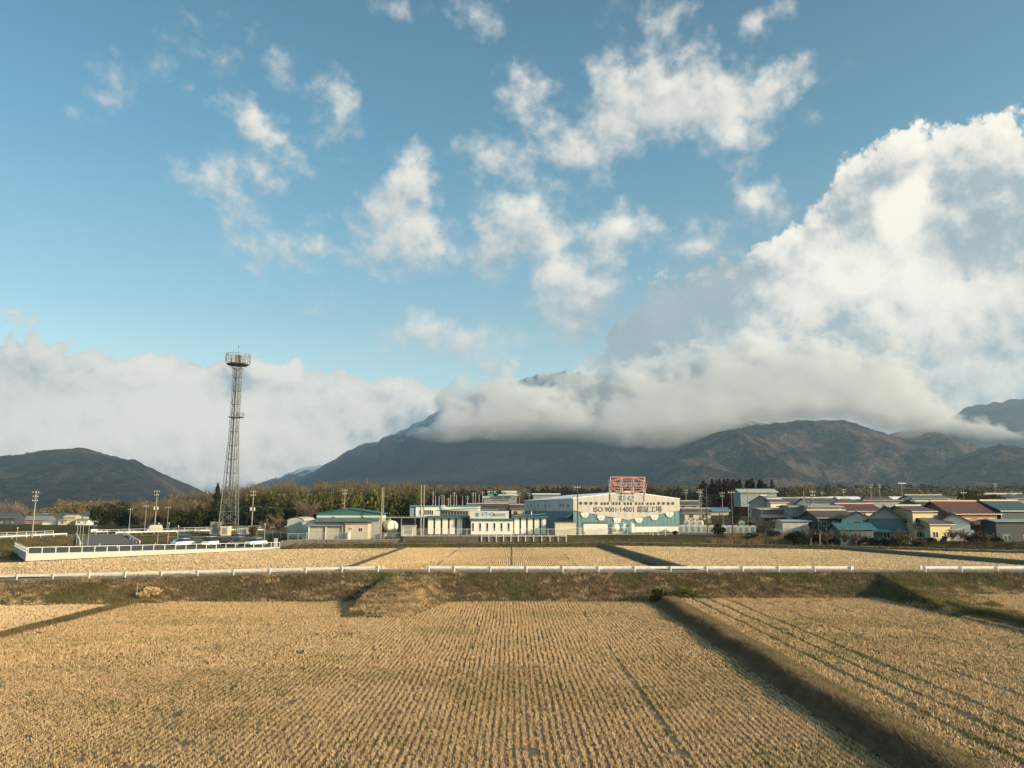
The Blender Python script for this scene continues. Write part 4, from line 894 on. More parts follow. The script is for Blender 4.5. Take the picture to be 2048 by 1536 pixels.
# ------------------------------------------------------------------ the large factory
def big_factory():
    a = at(1147, 1062, 200); rz = math.atan2(11.8, 58)
    e = empty('gas_factory', (a.x, a.y, a.z), rz, 'large gabled factory, teal below and pale grey above, with round windows and roof sign', 'factory')
    W, L, he, hp = 29.0, 58.0, 8.15, 9.95
    # local x along the front, y away. lower walls, upper cladding, roof
    MB().box(0, W, .06, L, -.5, 5.0).build('wall', C_TEAL, e)
    up = MB(); up.prism([(0,.03,5.0),(W,.03,5.0),(W,.03,he),(W/2,.03,hp),(0,.03,he)], (0,L-.03,0)); up.build('upper_wall', C_PALE, e)
    V = lambda x: 5.15-(1-abs(x-W/2)/(W/2))*2.4
    fr = MB(); fr.prism([(-.05,-.22,5.15),(W/2,-.22,2.75),(W+.05,-.22,5.15),(W+.05,-.22,he),(W/2,-.22,hp),(-.05,-.22,he)], (0,.24,0)); fr.build('front_cladding', C_CREAM, e)
    rf = MB()
    rf.prism([(-.25,-.3,he-.02),(-.25,-.3,he+.16),(W/2,-.3,hp+.16),(W/2,-.3,hp-.02)][::1], (0,L+.5,0)); rf.prism([(W/2,-.3,hp-.02),(W/2,-.3,hp+.16),(W+.25,-.3,he+.16),(W+.25,-.3,he-.02)], (0,L+.5,0))
    rf.build('roof', R_WHITE, e)
    X = lambda px: (px-1147)/(1357-1147)*W
    for px in (1161,1171,1181,1191,1315,1324.5,1334,1343.5):
        x = X(px); z = 7.0
        o = MB().tube((x,-.22,z), (x,-.25,z), .42, n=16).build('window', GL, e)
        f = MB(); n = 16
        for i in range(n):
            t0, t1 = 2*math.pi*i/n, 2*math.pi*(i+1)/n; f.bar((x+.46*math.cos(t0),-.27,z+.46*math.sin(t0)), (x+.46*math.cos(t1),-.27,z+.46*math.sin(t1)), .08)
        f.build('window_frame', M_STEEL, o)
    for g_ in (1199,1222,1244.5,1267.5,1290):
        for i in range(3): win(e, X(g_+i*6.3), 6.55, .68, .72, -.22, GL, .06, bars=0)
    text('ISO 9001·14001 認証工場', 1.75, M_LETTER, e, (X(1253), -.25, 5.35), bold=.02, sx_=.99)
    for px in (1169,1200.5,1232,1274.5,1306,1336.5):
        x = X(px); zc = V(x)-.02; n = 14; r = 1.12
        pts = [(x+r*math.cos(math.pi+math.pi*i/n), -.20, zc+r*1.15*math.sin(math.pi+math.pi*i/n)-.0) for i in range(n+1)]
        o = MB().prism(pts, (0,.2,0)).build('half_round_window', M_TRIM, e)
        MB().box(x-.05, x+.05, -.235, -.205, zc-r*1.1, V(x)-.25).box(x-r*.9, x+r*.9, -.232, -.206, zc-.75, zc-.68).build('red_bar', M_RED, o)
    MB().box(X(1262), W+.1, -.5, -.3, -.4, 1.0).build('white_plinth', M_TRIM, e)
    # side windows on the receding wall
    for y_, z_ in ((4,6.0),(8.5,6.0),(11.5,6.0),(24,6.0),(30,6.0),(38,6.0),(47,6.0),(53,6.0)): win(e, y_, z_, 1.5, 1.0, 0, GLB, .06, axis='x')
    for y_ in (14, 29, 43): MB().box(-.09, -.01, y_-.08, y_+.08, -.4, he-.1).build('drainpipe', C_TEAL, e)
    MB().prism([(-1.6,.5,3.3),(-.02,.5,4.2),(-.02,.5,4.35),(-1.6,.5,3.45)], (0,13,0)).build('side_canopy', R_TEAL, e)
    # roof sign: steel frame, ring, lettering
    s = empty('roof_sign', (0,0,0), 0, None); s.parent = e; x0, x1 = X(1219.5), X(1287.5); zt = 12.0+.0; zb = 7.55
    s.location = (0, -.5, 0)
    f = MB()
    for x in (x0, x0+(x1-x0)/3, x0+2*(x1-x0)/3, x1): f.bar((x,0,zb), (x,0,zt+1.75), .16); f.bar((x,1.3,8.6), (x,1.3,zt+1.3), .1); f.bar((x,0,zt+1), (x,1.3,9.0), .08)
    for z in (zb, zb+.75, zb+1.5, 10.2, 10.9, 11.6, 12.3, 13.0): f.bar((x0,.0,z), (x1,.0,z), .07)
    f.build('sign_frame', M_STEEL, s)
    MB().bar((x0-.1,-.05,13.75), (x1+.1,-.05,13.75), .22).build('top_rail', M_PINK, s)
    cx = (x0+x1)/2; rx, rz_ = (x1-x0)/2+.35, 2.05; zc = 11.65; n = 40
    for k_, (q, th) in enumerate(((1.0, .15), (.90, .11))):
        r_ = MB()
        for i in range(n):
            t0, t1 = 2*math.pi*i/n, 2*math.pi*(i+1)/n
            r_.bar((cx+rx*q*math.cos(t0),-.25,zc+rz_*q*math.sin(t0)), (cx+rx*q*math.cos(t1),-.25,zc+rz_*q*math.sin(t1)), th)
        r_.build('oval_ring', M_PINK, s)
    text('やっぱりガス!', 1.5, M_PINK, s, (cx, -.32, zc+.1), bold=.045, sx_=.93, shear=.1)
    text('I·T·O', 1.55, M_LGREY, s, (cx, -.3, 8.45), bold=.05, sx_=1.1)
big_factory()
# ------------------------------------------------------------------ office building with the blue lettered sign
def office():
    D = 190; a = at(975, 1066.5, D); sc = D/FPX
    e = empty('office_building', (a.x, a.y, a.z), 0, 'low white office with tall slit windows, teal eaves and a blue lettered sign board', 'office')
    X = lambda px: (px-975)*sc
    # left wing
    x0, x1 = X(857), X(943); H = 3.75
    MB().box(x0, x1+.5, 1.2, 14, -.5, H-.12).build('wall', W_DARK, e)
    for i in range(5):
        xa = x0+i*(14.3*sc); o = MB().box(xa, xa+10.2*sc, .9, 1.7, -.4, H-.15).build('white_panel', W_WHITE, e)
        win(e, xa+10.2*sc+.03, .15, 3.6*sc, H-.7, 1.15, GL, .03, bars=0)
    MB().box(x0-.7, x1, -.1, 14.5, H-.12, H+.3).build('eaves', R_TEAL, e)
    # centre
    x0, x1 = X(943), X(1025.5)
    MB().box(x0, x1, -1.4, 12, -.45, 2.95).build('wall', W_WHITE, e)
    for i in range(6): win(e, X(945.0)+.05+i*13.95*sc, .55, 3.4*sc, 1.9, -1.4, GL, .04, bars=0)
    MB().box(x0-.3, x1+.1, -1.7, 12.2, 2.95, 3.42).build('eaves', R_TEAL, e)
    b = MB().box(X(941), X(1017), -1.55, -1.2, 3.62, 5.25).build('sign_board', mat('pale_sign_board', (.60,.57,.52), .7, .05, 1), e)
    fr = MB().box(X(941)-.06, X(1017)+.06, -1.6, -1.56, 5.25, 5.33).box(X(941)-.06, X(1017)+.06, -1.6, -1.56, 3.54, 3.62).build('sign_border', M_TRIM, b)
    text('I·T·O', 1.35, M_LBLUE, b, (X(976), -1.58, 4.5), bold=.035, sx_=1.0)
    text('株式会社', .78, M_LBLUE, b, (X(998), -1.58, 4.35), bold=.012, sx_=.98)
    lg = MB(); cx, cz = X(956), 4.45
    for r_ in (.42, .30): 
        for i in range(14):
            t0, t1 = .5+5.3*i/14, .5+5.3*(i+1)/14; lg.bar((cx+r_*math.cos(t0),-1.58,cz+r_*math.sin(t0)), (cx+r_*math.cos(t1),-1.58,cz+r_*math.sin(t1)), .12)
    lg.bar((cx-.05,-1.585,cz-.55), (cx+.05,-1.585,cz+.45), .12); lg.build('emblem', M_LBLUE, b)
    # right wing
    x0, x1 = X(1026), X(1091)
    MB().box(x0, x1, 1.2, 14, -.5, H-.1).build('wall', W_DARK, e)
    for i in range(5):
        xa = x0+.25+i*(13.2*sc); MB().box(xa, xa+9.4*sc, .9, 1.7, -.4, H-.13).build('white_panel', W_WHITE, e)
        if i < 4: win(e, xa+9.4*sc+.03, .15, 3.4*sc, H-.7, 1.15, GL, .03, bars=0)
    MB().box(x0, x1+.7, -.1, 14.5, H-.1, H+.28).build('eaves', R_TEAL, e)
    MB().prism([(x0,3,H+.28),(x1,3,H+.75),(x1,3,H+.9),(x0,3,H+.42)][::1], (0,10,0)).build('roof', R_BLUE, e)
    # upper storey
    x0, x1 = X(874), X(1009)
    MB().box(x0+.5, x1-.3, 4.5, 12, H-.2, 5.4).build('upper_storey', W_DARK, e)
    MB().box(X(935), x1-.35, 4.42, 4.5, 4.2, 5.35).build('cream_panel', W_CREAM, e)
    for i in range(9): win(e, X(882+i*6.0), 4.35, 4.4*sc, .8, 4.5, GL, .03, bars=0)
    MB().prism([(x0-.6,3.6,5.3),(X(933),3.6,5.75),(x1+.2,3.6,5.72),(x1+.2,3.6,5.95),(X(933),3.6,6.0),(x0-.6,3.6,5.48)], (0,9.5,0)).build('upper_roof', R_TEAL, e)
    MB().tube((X(1062),4,H+.3), (X(1062),4,H+1.5), .16, .2, 10).build('roof_vent', M_STEEL, e)
    # white workshop behind to the left
    D2 = 206; a = at(885, 1040, D2); s2 = D2/FPX
    e = empty('workshop_building', (a.x, a.y, gz(a.x, a.y)), 0, 'white workshop with a blue roof line and small round emblem, left behind the office', 'workshop')
    X2 = lambda px: (px-885)*s2; z0 = e.location.z; zt = at(885, 1011.5, D2).z-z0
    MB().box(X2(832), X2(955), 0, 15, -.6, zt-.25).build('wall', W_WHITE, e)
    MB().box(X2(820), X2(832), .3, 15, -.6, zt-.3).build('side_wall', W_LBLUE, e)
    MB().box(X2(819.5), X2(956), -.25, 15.2, zt-.25, zt+.12).build('roof_edge', R_BLUE, e)
    for px in (839.5, 849, 852.7, 856.4, 860.1, 863.8): win(e, X2(px), zt-2.3, 2.6*s2, 1.15, 0, GL, .04, bars=0)
    MB().tube((X2(886.5),-.27,zt-.45), (X2(886.5),-.34,zt-.45), .62, n=18).build('emblem_disc', M_TRIM, e)
    lg = MB(); 
    for i in range(12):
        t0, t1 = .5+5.2*i/12, .5+5.2*(i+1)/12; lg.bar((X2(886.5)+.32*math.cos(t0),-.36,zt-.45+.32*math.sin(t0)), (X2(886.5)+.32*math.cos(t1),-.36,zt-.45+.32*math.sin(t1)), .1)
    lg.build('emblem', M_LBLUE, e)
    # canopy left of it
    D3 = 192; a = at(802, 1064, D3); s3 = D3/FPX; e = empty('open_canopy', (a.x, a.y, gz(a.x, a.y)), 0, 'flat dark canopy on posts between the white tank and the workshop', 'canopy')
    X3 = lambda px: (px-802)*s3; zt = at(802, 1035, D3).z-e.location.z
    MB().box(X3(746), X3(858), 0, 9, zt-.12, zt+.12).build('roof', W_GREY, e)
    mb = MB()
    for px in (748, 776, 802, 829, 855): mb.box(X3(px)-.08, X3(px)+.08, .3, .46, -.4, zt-.12)
    mb.build('posts', M_STEEL, e); MB().box(X3(748), X3(857), 8.7, 8.9, -.4, zt-.12).build('back_wall', W_LBLUE, e)
office()
# ------------------------------------------------------------------ teal roofed warehouse and its sheds
def warehouse():
    D = 184; a = at(698, 1078.5, D); s = D/FPX; z0 = a.z
    X = lambda px: (px-698)*s; Zr = lambda py: at(698, py, D).z-z0
    e = empty('warehouse', (a.x, a.y, z0), 0, 'warehouse with a broad teal gable, cream band and long awning', 'warehouse')
    he, hr = Zr(1027), Zr(1017.5)
    x0, x1 = X(633), X(760)
    MB().box(x0, x1, 0, 7, -.6, Zr(1036)).build('wall', C_HOR, e)
    MB().box(x0, x1, -.02, 7, Zr(1036)+.002, Zr(1031)).build('cream_band', W_CREAM, e)
    MB().prism([(x0,-.05,Zr(1031)+.003),(x1,-.05,Zr(1031)+.003),(x1,-.05,he),(X(698),-.05,hr),(x0,-.05,he)], (0,7,0)).build('gable', R_TEAL, e)
    MB().prism([(x0-.4,-.4,he-.08),(x0-.4,-.4,he+.1),(X(698),-.4,hr+.15),(X(698),-.4,hr-.03)], (0,7.6,0)).prism([(X(698),-.4,hr-.03),(X(698),-.4,hr+.15),(x1+.4,-.4,he+.1),(x1+.4,-.4,he-.08)], (0,7.6,0)).build('roof', R_TEAL, e)
    MB().prism([(X(634),-2.4,Zr(1043)),(X(634),0,Zr(1036)),(X(634),0,Zr(1036)+.12),(X(634),-2.4,Zr(1043)+.12)][::-1], (X(758)-X(634),0,0)).build('awning', mat('grey_teal_awning', (.10,.17,.19), .6, .08, 1), e)
    for px in (665, 723): MB().prism([(X(px)-.4,-.12,Zr(1036)),(X(px)+.4,-.12,Zr(1036)),(X(px),-.12,Zr(1036)+.4)], (0,.06,0)).build('roof_vent', W_DARK, e)
    MB().prism([(X(604),.5,-.4),(X(632.8),.5,-.4),(X(632.8),.5,Zr(1040)),(X(604),.5,Zr(1044))], (0,9,0)).build('side_lean_to', C_PALE, e)
    MB().prism([(X(601),.2,Zr(1043.6)),(X(632),.2,Zr(1039.5)),(X(632),.2,Zr(1038.5)),(X(601),.2,Zr(1042.6))], (0,9,0)).build('lean_to_roof', mat('pale_lean_to_roof', (.50,.47,.42), .6, .1, 1), e)
    # open shed with corrugated front
    D2 = 179; a = at(652, 1080, D2); s2 = D2/FPX; X2 = lambda px: (px-652)*s2; Z2 = lambda py: at(652, py, D2).z-a.z
    e = empty('corrugated_shed', (a.x, a.y, a.z), 0, 'long grey corrugated shed with white posts in front of the teal warehouse', 'shed')
    MB().box(X2(616), X2(688), .3, 4, -.4, Z2(1053)).build('wall', C_HOR, e)
    mb = MB()
    for px in (617.5, 651, 684): mb.box(X2(px)-.12, X2(px)+.12, -.1, .12, -.4, Z2(1052))
    mb.build('posts', M_WPAINT, e); MB().prism([(X2(613),-.5,Z2(1052)),(X2(613),4.4,Z2(1049.5)),(X2(613),4.4,Z2(1048.8)),(X2(613),-.5,Z2(1051.2))][::-1], (X2(689)-X2(613),0,0)).build('roof', M_STEEL, e)
    # beige room
    D2 = 178.5; a = at(713, 1079.5, D2); s2 = D2/FPX; X3 = lambda px: (px-713)*s2
    Z3 = lambda py: at(713, py, D2).z-a.z
    e = empty('beige_lean_to', (a.x, a.y, a.z), 0, 'small beige room with a dark square window and rusty roof edge under the awning', 'shed')
    MB().box(X3(690), X3(735), 0, 4, -.4, Z3(1048)).build('wall', W_BEIGE, e); MB().box(X3(688), X3(736.5), -.3, 4.2, Z3(1048), Z3(1046.5)).build('roof', W_BROWN, e)
    win(e, X3(717), Z3(1063), 7*s2, .75, 0, GL, .05); win(e, X3(697), Z3(1060), 6*s2, .5, 0, GLW, .05); 
    MB().box(X3(690.5), X3(697), -.4, -.05, -.3, Z3(1068)).tube((X3(698.5),-.8,-.3), (X3(698.5),-.8,Z3(1064)), .45, .42, 12).build('water_tank', M_WPAINT, e)
    # barrel shed
    D2 = 194; a = at(590, 1066, D2); s2 = D2/FPX; X4 = lambda px: (px-590)*s2
    e = empty('curved_roof_shed', (a.x, a.y, gz(a.x, a.y)), 0, 'grey corrugated shed with a rounded pale roof, left of the warehouse', 'shed')
    hz = at(590, 1042, D2).z-e.location.z; mb = MB(); n = 8; pts = [(X4(574),0,-.4),(X4(606),0,-.4)]+[(X4(590)+(X4(606)-X4(590))*math.cos(math.pi*i/n), 0, hz-.1+.9*math.sin(math.pi*i/n)) for i in range(n+1)]
    mb.prism(pts, (0,11,0)).build('wall', C_GREY, e)
    mb = MB()
    for i in range(n):
        t0, t1 = math.pi*i/n, math.pi*(i+1)/n; r_ = (X4(606)-X4(590))+.12; f = lambda t: (X4(590)+r_*math.cos(t), hz-.05+1.0*math.sin(t))
        a_, b_ = f(t0), f(t1); mb.bar((a_[0],-.2,a_[1]), (a_[0],-.2,a_[1]+.001), .01) if False else mb.add([(a_[0],-.2,a_[1]),(b_[0],-.2,b_[1]),(b_[0],11.2,b_[1]),(a_[0],11.2,a_[1])], [(0,1,2,3)])
    mb.build('roof', mat('pale_curved_roof', (.55,.51,.44), .6, .1, 1), e)
warehouse()
def small_box(name, label, px0, px1, py0, py1, D, d, wall, roof, door=False, cat='shed', slope=0):
    a = at((px0+px1)/2, py1, D); s = D/FPX; h = at(px0, py0, D).z-a.z; w_ = (px1-px0)*s
    e = empty(name, (a.x, a.y, a.z), 0, label, cat)
    MB().box(-w_/2, w_/2, 0, d, -.5, h-.12).build('wall', wall, e); MB().box(-w_/2-.15, w_/2+.15, -.15, d+.15, h-.12, h+.03).build('roof', roof, e)
    if door: MB().box(-w_*.3, w_*.3, -.03, .02, 0, h*.8).build('door', W_GREY, e)
    return e
small_box('prefab_shed', 'small white prefabricated shed beside the two tall brown poles', 803, 829, 1051, 1067.5, 180, 3, C_CREAM, M_STEEL, True)
small_box('prefab_shed', 'cream shed with a flat roof between the office and the large factory', 1111, 1152, 1045, 1067, 186, 5, W_CREAM, W_GREY)
small_box('prefab_shed', 'white shed in front of the left corner of the large factory', 1168, 1215, 1046, 1067, 188, 4.5, W_WHITE, W_DARK)
small_box('prefab_shed', 'narrow beige cabinet between the cream shed and the white shed', 1157, 1164, 1055, 1067, 187, 1, W_BEIGE, W_BROWN)
# tanks
def tank(label, px, pyc, D, r, L, m_, rz=0):
    a = at(px, pyc, D); e = empty('storage_tank', (a.x, a.y, a.z-r-.5), R(rz), label, 'tank'); mb = MB(); n = 20
    prof = [(0,r*.0),(-.0,r*.35),(.12,r*.8),(.3,r),(L-.3,r),(L-.12,r*.8),(L,r*.35)]
    vs = []; fs = []
    for (y, q) in prof[1:]:
        for i in range(n): vs.append((q*math.cos(2*math.pi*i/n), y, r+.5+q*math.sin(2*math.pi*i/n)))
    for j in range(len(prof)-2):
        for i in range(n): fs.append((j*n+i, j*n+(i+1)%n, (j+1)*n+(i+1)%n, (j+1)*n+i))
    fs.append(tuple(range(n))[::-1]); fs.append(tuple(range((len(prof)-2)*n, (len(prof)-1)*n)))
    mb.add(vs, fs).build('vessel', m_, e, smooth=True)
    MB().box(-r*.8, r*.8, .5, .9, -.5, r*.7).build('saddle', M_CONC, e); MB().box(-r*.8, r*.8, L-.9, L-.5, -.5, r*.7).build('saddle', M_CONC, e)
    MB().tube((0,L*.4,2*r+.4), (0,L*.4,2*r+.9), .18, n=8).build('valve', M_STEEL, e)
M_TANK = mat('cream_tank_paint', (.74,.68,.50), .5, .06, 1); M_TANK2 = mat('pale_green_tank_paint', (.55,.66,.58), .5, .06, 1)
tank('round ended cream tank right of the teal warehouse', 786, 1053, 184, 1.42, 5, M_TANK, 30)
tank('pale green tank before the large factory, left of the pair', 1233, 1055, 193, .95, 4, M_TANK2, 12); tank('pale green tank before the large factory, right of the pair', 1251, 1055, 193, .95, 4, M_TANK2, 12)
a = at(1263, 1062, 193); e = empty('storage_tank', a, 0, 'upright pale green tank at the end of the row before the large factory', 'tank')
MB().tube((0,0,-.4), (0,0,1.7), .75, n=16).tube((0,0,1.7), (0,0,1.95), .75, .3, 16).build('vessel', M_TANK2, e, smooth=False); MB().tube((0,0,1.95), (0,0,2.2), .1, n=8).build('valve', M_STEEL, e)
# white containers in the yard
ct = [(1362+i*12.0, 1063.5, 200-i*.4, 0) for i in range(13)]+[(1374+i*13, 1055, 206, 1) for i in range(3)]+[(1484, 1057, 205, 1), (1500, 1057, 207, 1), (1514, 1056, 208, 1)]
M_BAG = mat('white_plastic', (.74,.71,.60), .6, .06, 1.5); M_CAGE = mat('grey_mesh_panel', (.33,.34,.31), .6, .15, 6)
proto = None
for i, (px, py, D, up) in enumerate(ct):
    a = at(px, py, D); z = gz(a.x, a.y)
    if proto is None:
        proto = e = empty('white_container'); mb = MB(); pts = [(-.72,0,0),(.72,0,0),(.74,0,1.45)]+[(.74*math.cos(t), 0, 1.45+.42*math.sin(t)) for t in (.5,1.0,1.57,2.1,2.6)]+[(-.74,0,1.45)]
        mb.prism(pts, (0,2.6,0)).build('shell', M_BAG, e); MB().box(-.38,.38,-.04,.0,.15,1.4).build('front_panel', M_CAGE, e); MB().box(-.78,.78,.1,2.5,-.25,0).build('pallet', M_STEEL, e)
    else: e = copy_tree(proto)
    e.location = (a.x, a.y, z+.12+up*1.0 if not up else z+1.1); e.rotation_euler.z = R(-18)
    order = ('first','second','third','fourth','fifth','sixth','seventh','eighth','ninth','tenth','eleventh','twelfth','thirteenth')
    lb = ('%s white container from the factory wall in the front row' % order[i]) if i < 13 else ('raised white container near the factory, %s of three' % order[i-13] if i < 16 else 'raised white container at the far end of the row, %s of three' % order[i-16])
    tag(e, lb, 'container', 'white containers in the factory yard')
# ------------------------------------------------------------------ village houses
def H(*a, **k): return house('house', *a, **k)
def gh(px, py, D): return dict(px=px, pyb=py, D=D)
# centre, behind the office
H('small house with a red tiled roof behind the office sign', 985, 1030, 262, 9.5, 7, 3.4, 5.9, W_CREAM, T_RED, ridge='x')
H('house with a black gabled roof left of the red roof', 958, 1030, 268, 8, 8, 3.6, 6.0, W_DARK, T_BLACK)
H('cream house with a dark roof beside the large factory', 1040, 1034, 270, 6, 8, 4.8, 6.6, W_CREAM, T_BROWN, ridge='x')
H('dark roofed house between the red roof and the cream house', 1018, 1034, 274, 5.6, 7, 3.8, 6.6, W_DARK, T_GREY, ridge='y')
house('flat_building', 'grey flat roofed building on the rise behind the office', 1016, 1004, 400, 9, 9, 3.4, 3.8, W_GREY, R_WHITE, ridgem=False, cat='building')
house('long_shed', 'grey shed with a pale lean-to roof on the rise', 987, 1006, 400, 10, 9, 2.6, 3.5, W_GREY, W_BEIGE, ridgem=False, cat='building', wins=None)
house('long_shed', 'small shed with a bright green roof on the rise', 986, 996, 440, 5, 6, 1.2, 2.4, W_GREY, mat('green_roof', (.10,.42,.30), .5, .05, 1), ridgem=False, cat='building', wins=None)
house('flat_building', 'pale long building at the top of the rise', 1004, 992, 470, 17, 9, 2.2, 3.0, W_CREAM, R_WHITE, ridgem=False, cat='building', wins=None)
house('long_shed', 'long warehouse with a white roof line behind the large factory', 1093, 1003, 400, 13.5, 12, 3.6, 4.1, W_GREY, R_WHITE, ridgem=False, cat='warehouse', wins=None)
# right of the factory
H('small cream house with a grey roof behind the factory corner', 1378, 1024, 268, 7.5, 7, 3.8, 6.0, W_CREAM, T_GREY)
H('low house with a grey roof left of the blue roofed shed', 1396, 1042, 235, 8, 7, 2.8, 4.4, W_CREAM, T_GREY)
house('long_shed', 'low shed with a bright blue roof', 1437, 1027, 250, 6.6, 6, 1.2, 2.0, W_BEIGE, R_BLUE, ridgem=False, cat='shed', wins=None, ridge='x')
H('two storey house with a blue grey gable and cream balcony side', 1523, 1036, 228, 6.6, 11, 5.0, 7.2, W_LBLUE, T_GREY, ridge='y', rz=-26, glass_=GL)
H('cream wing with a balcony joined to the blue grey gable house', 1558, 1032, 226, 5.2, 7, 4.6, 5.8, W_CREAM, T_GREY, ridge='x', rz=12)
house('barn', 'pale green roofed barn with a white gable behind the blue grey house', 1518, 1010, 290, 13.5, 9, 5.2, 7.6, W_LBLUE, mat('pale_green_roof', (.42,.46,.38), .6, .1, 1), ridgem=False, cat='barn', wins=None)
H('small yellow house behind the cream balcony', 1573, 1016, 262, 4, 6, 2.6, 4.3, W_YELL, T_GREY, glass_=GL, nw=1)
H('wide house with a layered grey tiled roof left of the two leaning poles', 1600, 1032, 236, 9.5, 9, 4.2, 6.0, W_LBLUE, T_GREY)
house('long_shed', 'long low building with a weathered flat roof below the balcony house', 1572, 1050, 205, 12.5, 8, 2.6, 3.0, W_BROWN, W_BEIGE, ridgem=False, cat='building', nw=5, storeys=1, porch=(2.6,1.5,W_BEIGE))
H('pale blue flat roofed house left of the leaning poles', 1601, 1050, 200, 5, 8, 4.3, 4.8, W_LBLUE, W_GREY, ridgem=False, nw=2, porch=(2.6,1.0,W_GREY))
house('cream_shed', 'cream corrugated shed at the left end of the village', 1592, 1066, 182, 6, 5, 2.7, 2.9, C_CREAM, M_STEEL, ridgem=False, cat='shed', wins=None)
H('house with a grey hipped and gabled roof right of the leaning poles', 1650, 1030, 228, 8.5, 8, 4.4, 7.0, W_WHITE, T_GREY, ridge='x', rz=10)
H('house with a cream balcony beneath the grey gabled roof', 1652, 1048, 196, 8.0, 7, 3.2, 4.2, W_CREAM, W_LBLUE, ridgem=False, nw=4, porch=(2.6,1.2,T_BROWN))
H('house with a broad grey hipped roof in the middle of the village', 1706, 1032, 226, 9.5, 9, 4.2, 6.9, W_CREAM, T_GREY, hip=True)
H('house with a long red brown tiled roof', 1728, 1040, 200, 9.8, 8, 3.4, 5.9, W_CREAM, T_RED, ridgem=M_RIDGER, rz=10)
H('low house with a long dark brown roof before the red brown one', 1672, 1060, 182, 9.0, 7, 2.6, 4.4, W_DARK, T_BROWN, rz=10)
H('small house with a white gable next to the big gable house', 1716, 1062, 174, 6.2, 8, 2.9, 4.6, W_WHITE, T_GREY, ridge='y', nw=1, rz=-22)
house('apartment_block', 'long two storey pale grey block with a thin red roof edge', 1775, 1024, 262, 15.5, 8, 4.7, 5.3, W_LBLUE, T_BROWN, ridgem=False, cat='apartment block')
H('house with a pale ridge and dark roof behind the yellow house', 1890, 1044, 190, 8.4, 8, 3.6, 6.1, W_CREAM, T_BLACK, ridge='x', rz=12)
H('low teal and grey roofed house behind the pale ridge', 1862, 1016, 270, 12, 9, 3.2, 5.4, W_LBLUE, mat('teal_grey_roof', (.11,.135,.135), .6, .1, 1))
# big gable house
H('big house with a blue grey gable facing the fields and dark tiled roof', 1775, 1085, 162, 6.8, 12, 4.9, 7.2, W_TEAL, T_GREY, ridge='y', gpanel=W_LBLUE, nw=1, storeys=1, ov=.9, porch=(2.7,1.4,R_TEAL), rz=-24)
H('tall grey tiled house with a white solar roof side behind the big gable', 1822, 1080, 168, 7.5, 12, 5.6, 8.4, W_GREY, T_GREY, ridge='y', nw=2, ov=.9, rz=-24)
house('metal_shed', 'slate blue metal shed with a turquoise roof at the field edge', 1715, 1086, 156, 6.6, 5, 3.3, 4.1, W_SLATE, R_TEAL, ridgem=False, cat='shed', wins=None)
H('yellow walled house with dark roofs, two storeys, next to the garden trees', 1850, 1083, 160, 5.2, 8, 5.6, 7.0, W_YELL, T_BROWN, ridge='x', porch=(3.5,1.6,T_GREY), nw=2, rz=14)
H('yellow walled single storey wing with curtained windows', 1883, 1084, 158, 5.2, 8, 2.7, 4.7, W_YELL, T_GREY, ridge='x', nw=2, rz=14)
# red house
H('large house with a deep red tiled roof, upper storey', 1952, 1084, 164, 11.5, 9, 6.2, 8.7, W_BROWN, T_RED, ridge='x', ridgem=M_RIDGER, ov=.75, porch=(4.2,2.0,T_RED), nw=4, rz=12)
H('white gabled front wing of the red roofed house', 1912, 1086, 159, 5.6, 6, 3.0, 4.8, W_WHITE, T_RED, ridge='y', nw=2, storeys=1, porch=(2.5,1.2,W_LBLUE), ov=.7, rz=-22)
H('dark walled house with a teal roof at the right edge', 2042, 1090, 166, 9, 9, 5.4, 8.4, W_DARK, mat('dark_green_roof', (.045,.085,.085), .5, .1, 1), ridge='x', nw=2, rz=14)
house('dark_shed', 'long dark shed with a pale roof edge at the right edge', 2036, 1091, 156, 8, 5, 4.2, 4.5, W_DARK, W_LBLUE, ridgem=False, cat='shed', nw=2)
H('grey roofed house beyond the pine at the right edge', 2025, 1012, 290, 13, 9, 2.6, 5.0, W_GREY, T_GREY)
H('low house with a brown roof right of the pine', 2000, 1014, 285, 10, 9, 2.4, 4.6, W_GREY, T_BROWN)
# more roofs further back
far = [(1612,1006,330,9,'T_GREY','W_CREAM','far grey roof above the wide layered house'),(1640,1002,350,10,'T_GREY','W_GREY','far grey roof behind the hipped roofs, left'),(1668,1000,350,8,'R_WHITE','W_CREAM','far pale roof between the grey hipped roofs'),(1700,1000,340,11,'R_WHITE','W_CREAM','far cream roof behind the broad hipped roof'),
       (1735,1000,345,9,'T_BROWN','W_CREAM','far brown roof above the red brown roof'),(1760,1000,330,11,'T_BROWN','W_CREAM','far rust brown roof behind the long pale block'),(1792,1001,335,9,'R_WHITE','W_GREY','far white edged roof behind the long pale block'),(1826,1000,340,9,'T_GREY','W_CREAM','far grey roof right of the lamp shaped pole'),
       (1850,999,345,8,'T_GREY','W_LBLUE','far roof with a pointed pale gable'),(1905,1000,330,9,'T_GREY','W_WHITE','far long grey roof left of the pine'),(1420,1008,360,8,'T_GREY','W_CREAM','far grey roof among the red brown cedars'),(1000,1014,330,9,'T_GREY','W_GREY','far roof behind the office roof line')]
for px, py, D, w_, r_, wl, lb in far:
    H(lb, px, py, D, w_*.85, 7, at(px, 998, D).z-at(px, py, D).z, at(px, 993.5, D).z-at(px, py, D).z, globals()[wl], globals()[r_], group='roofs at the back of the village', ridgem=False)
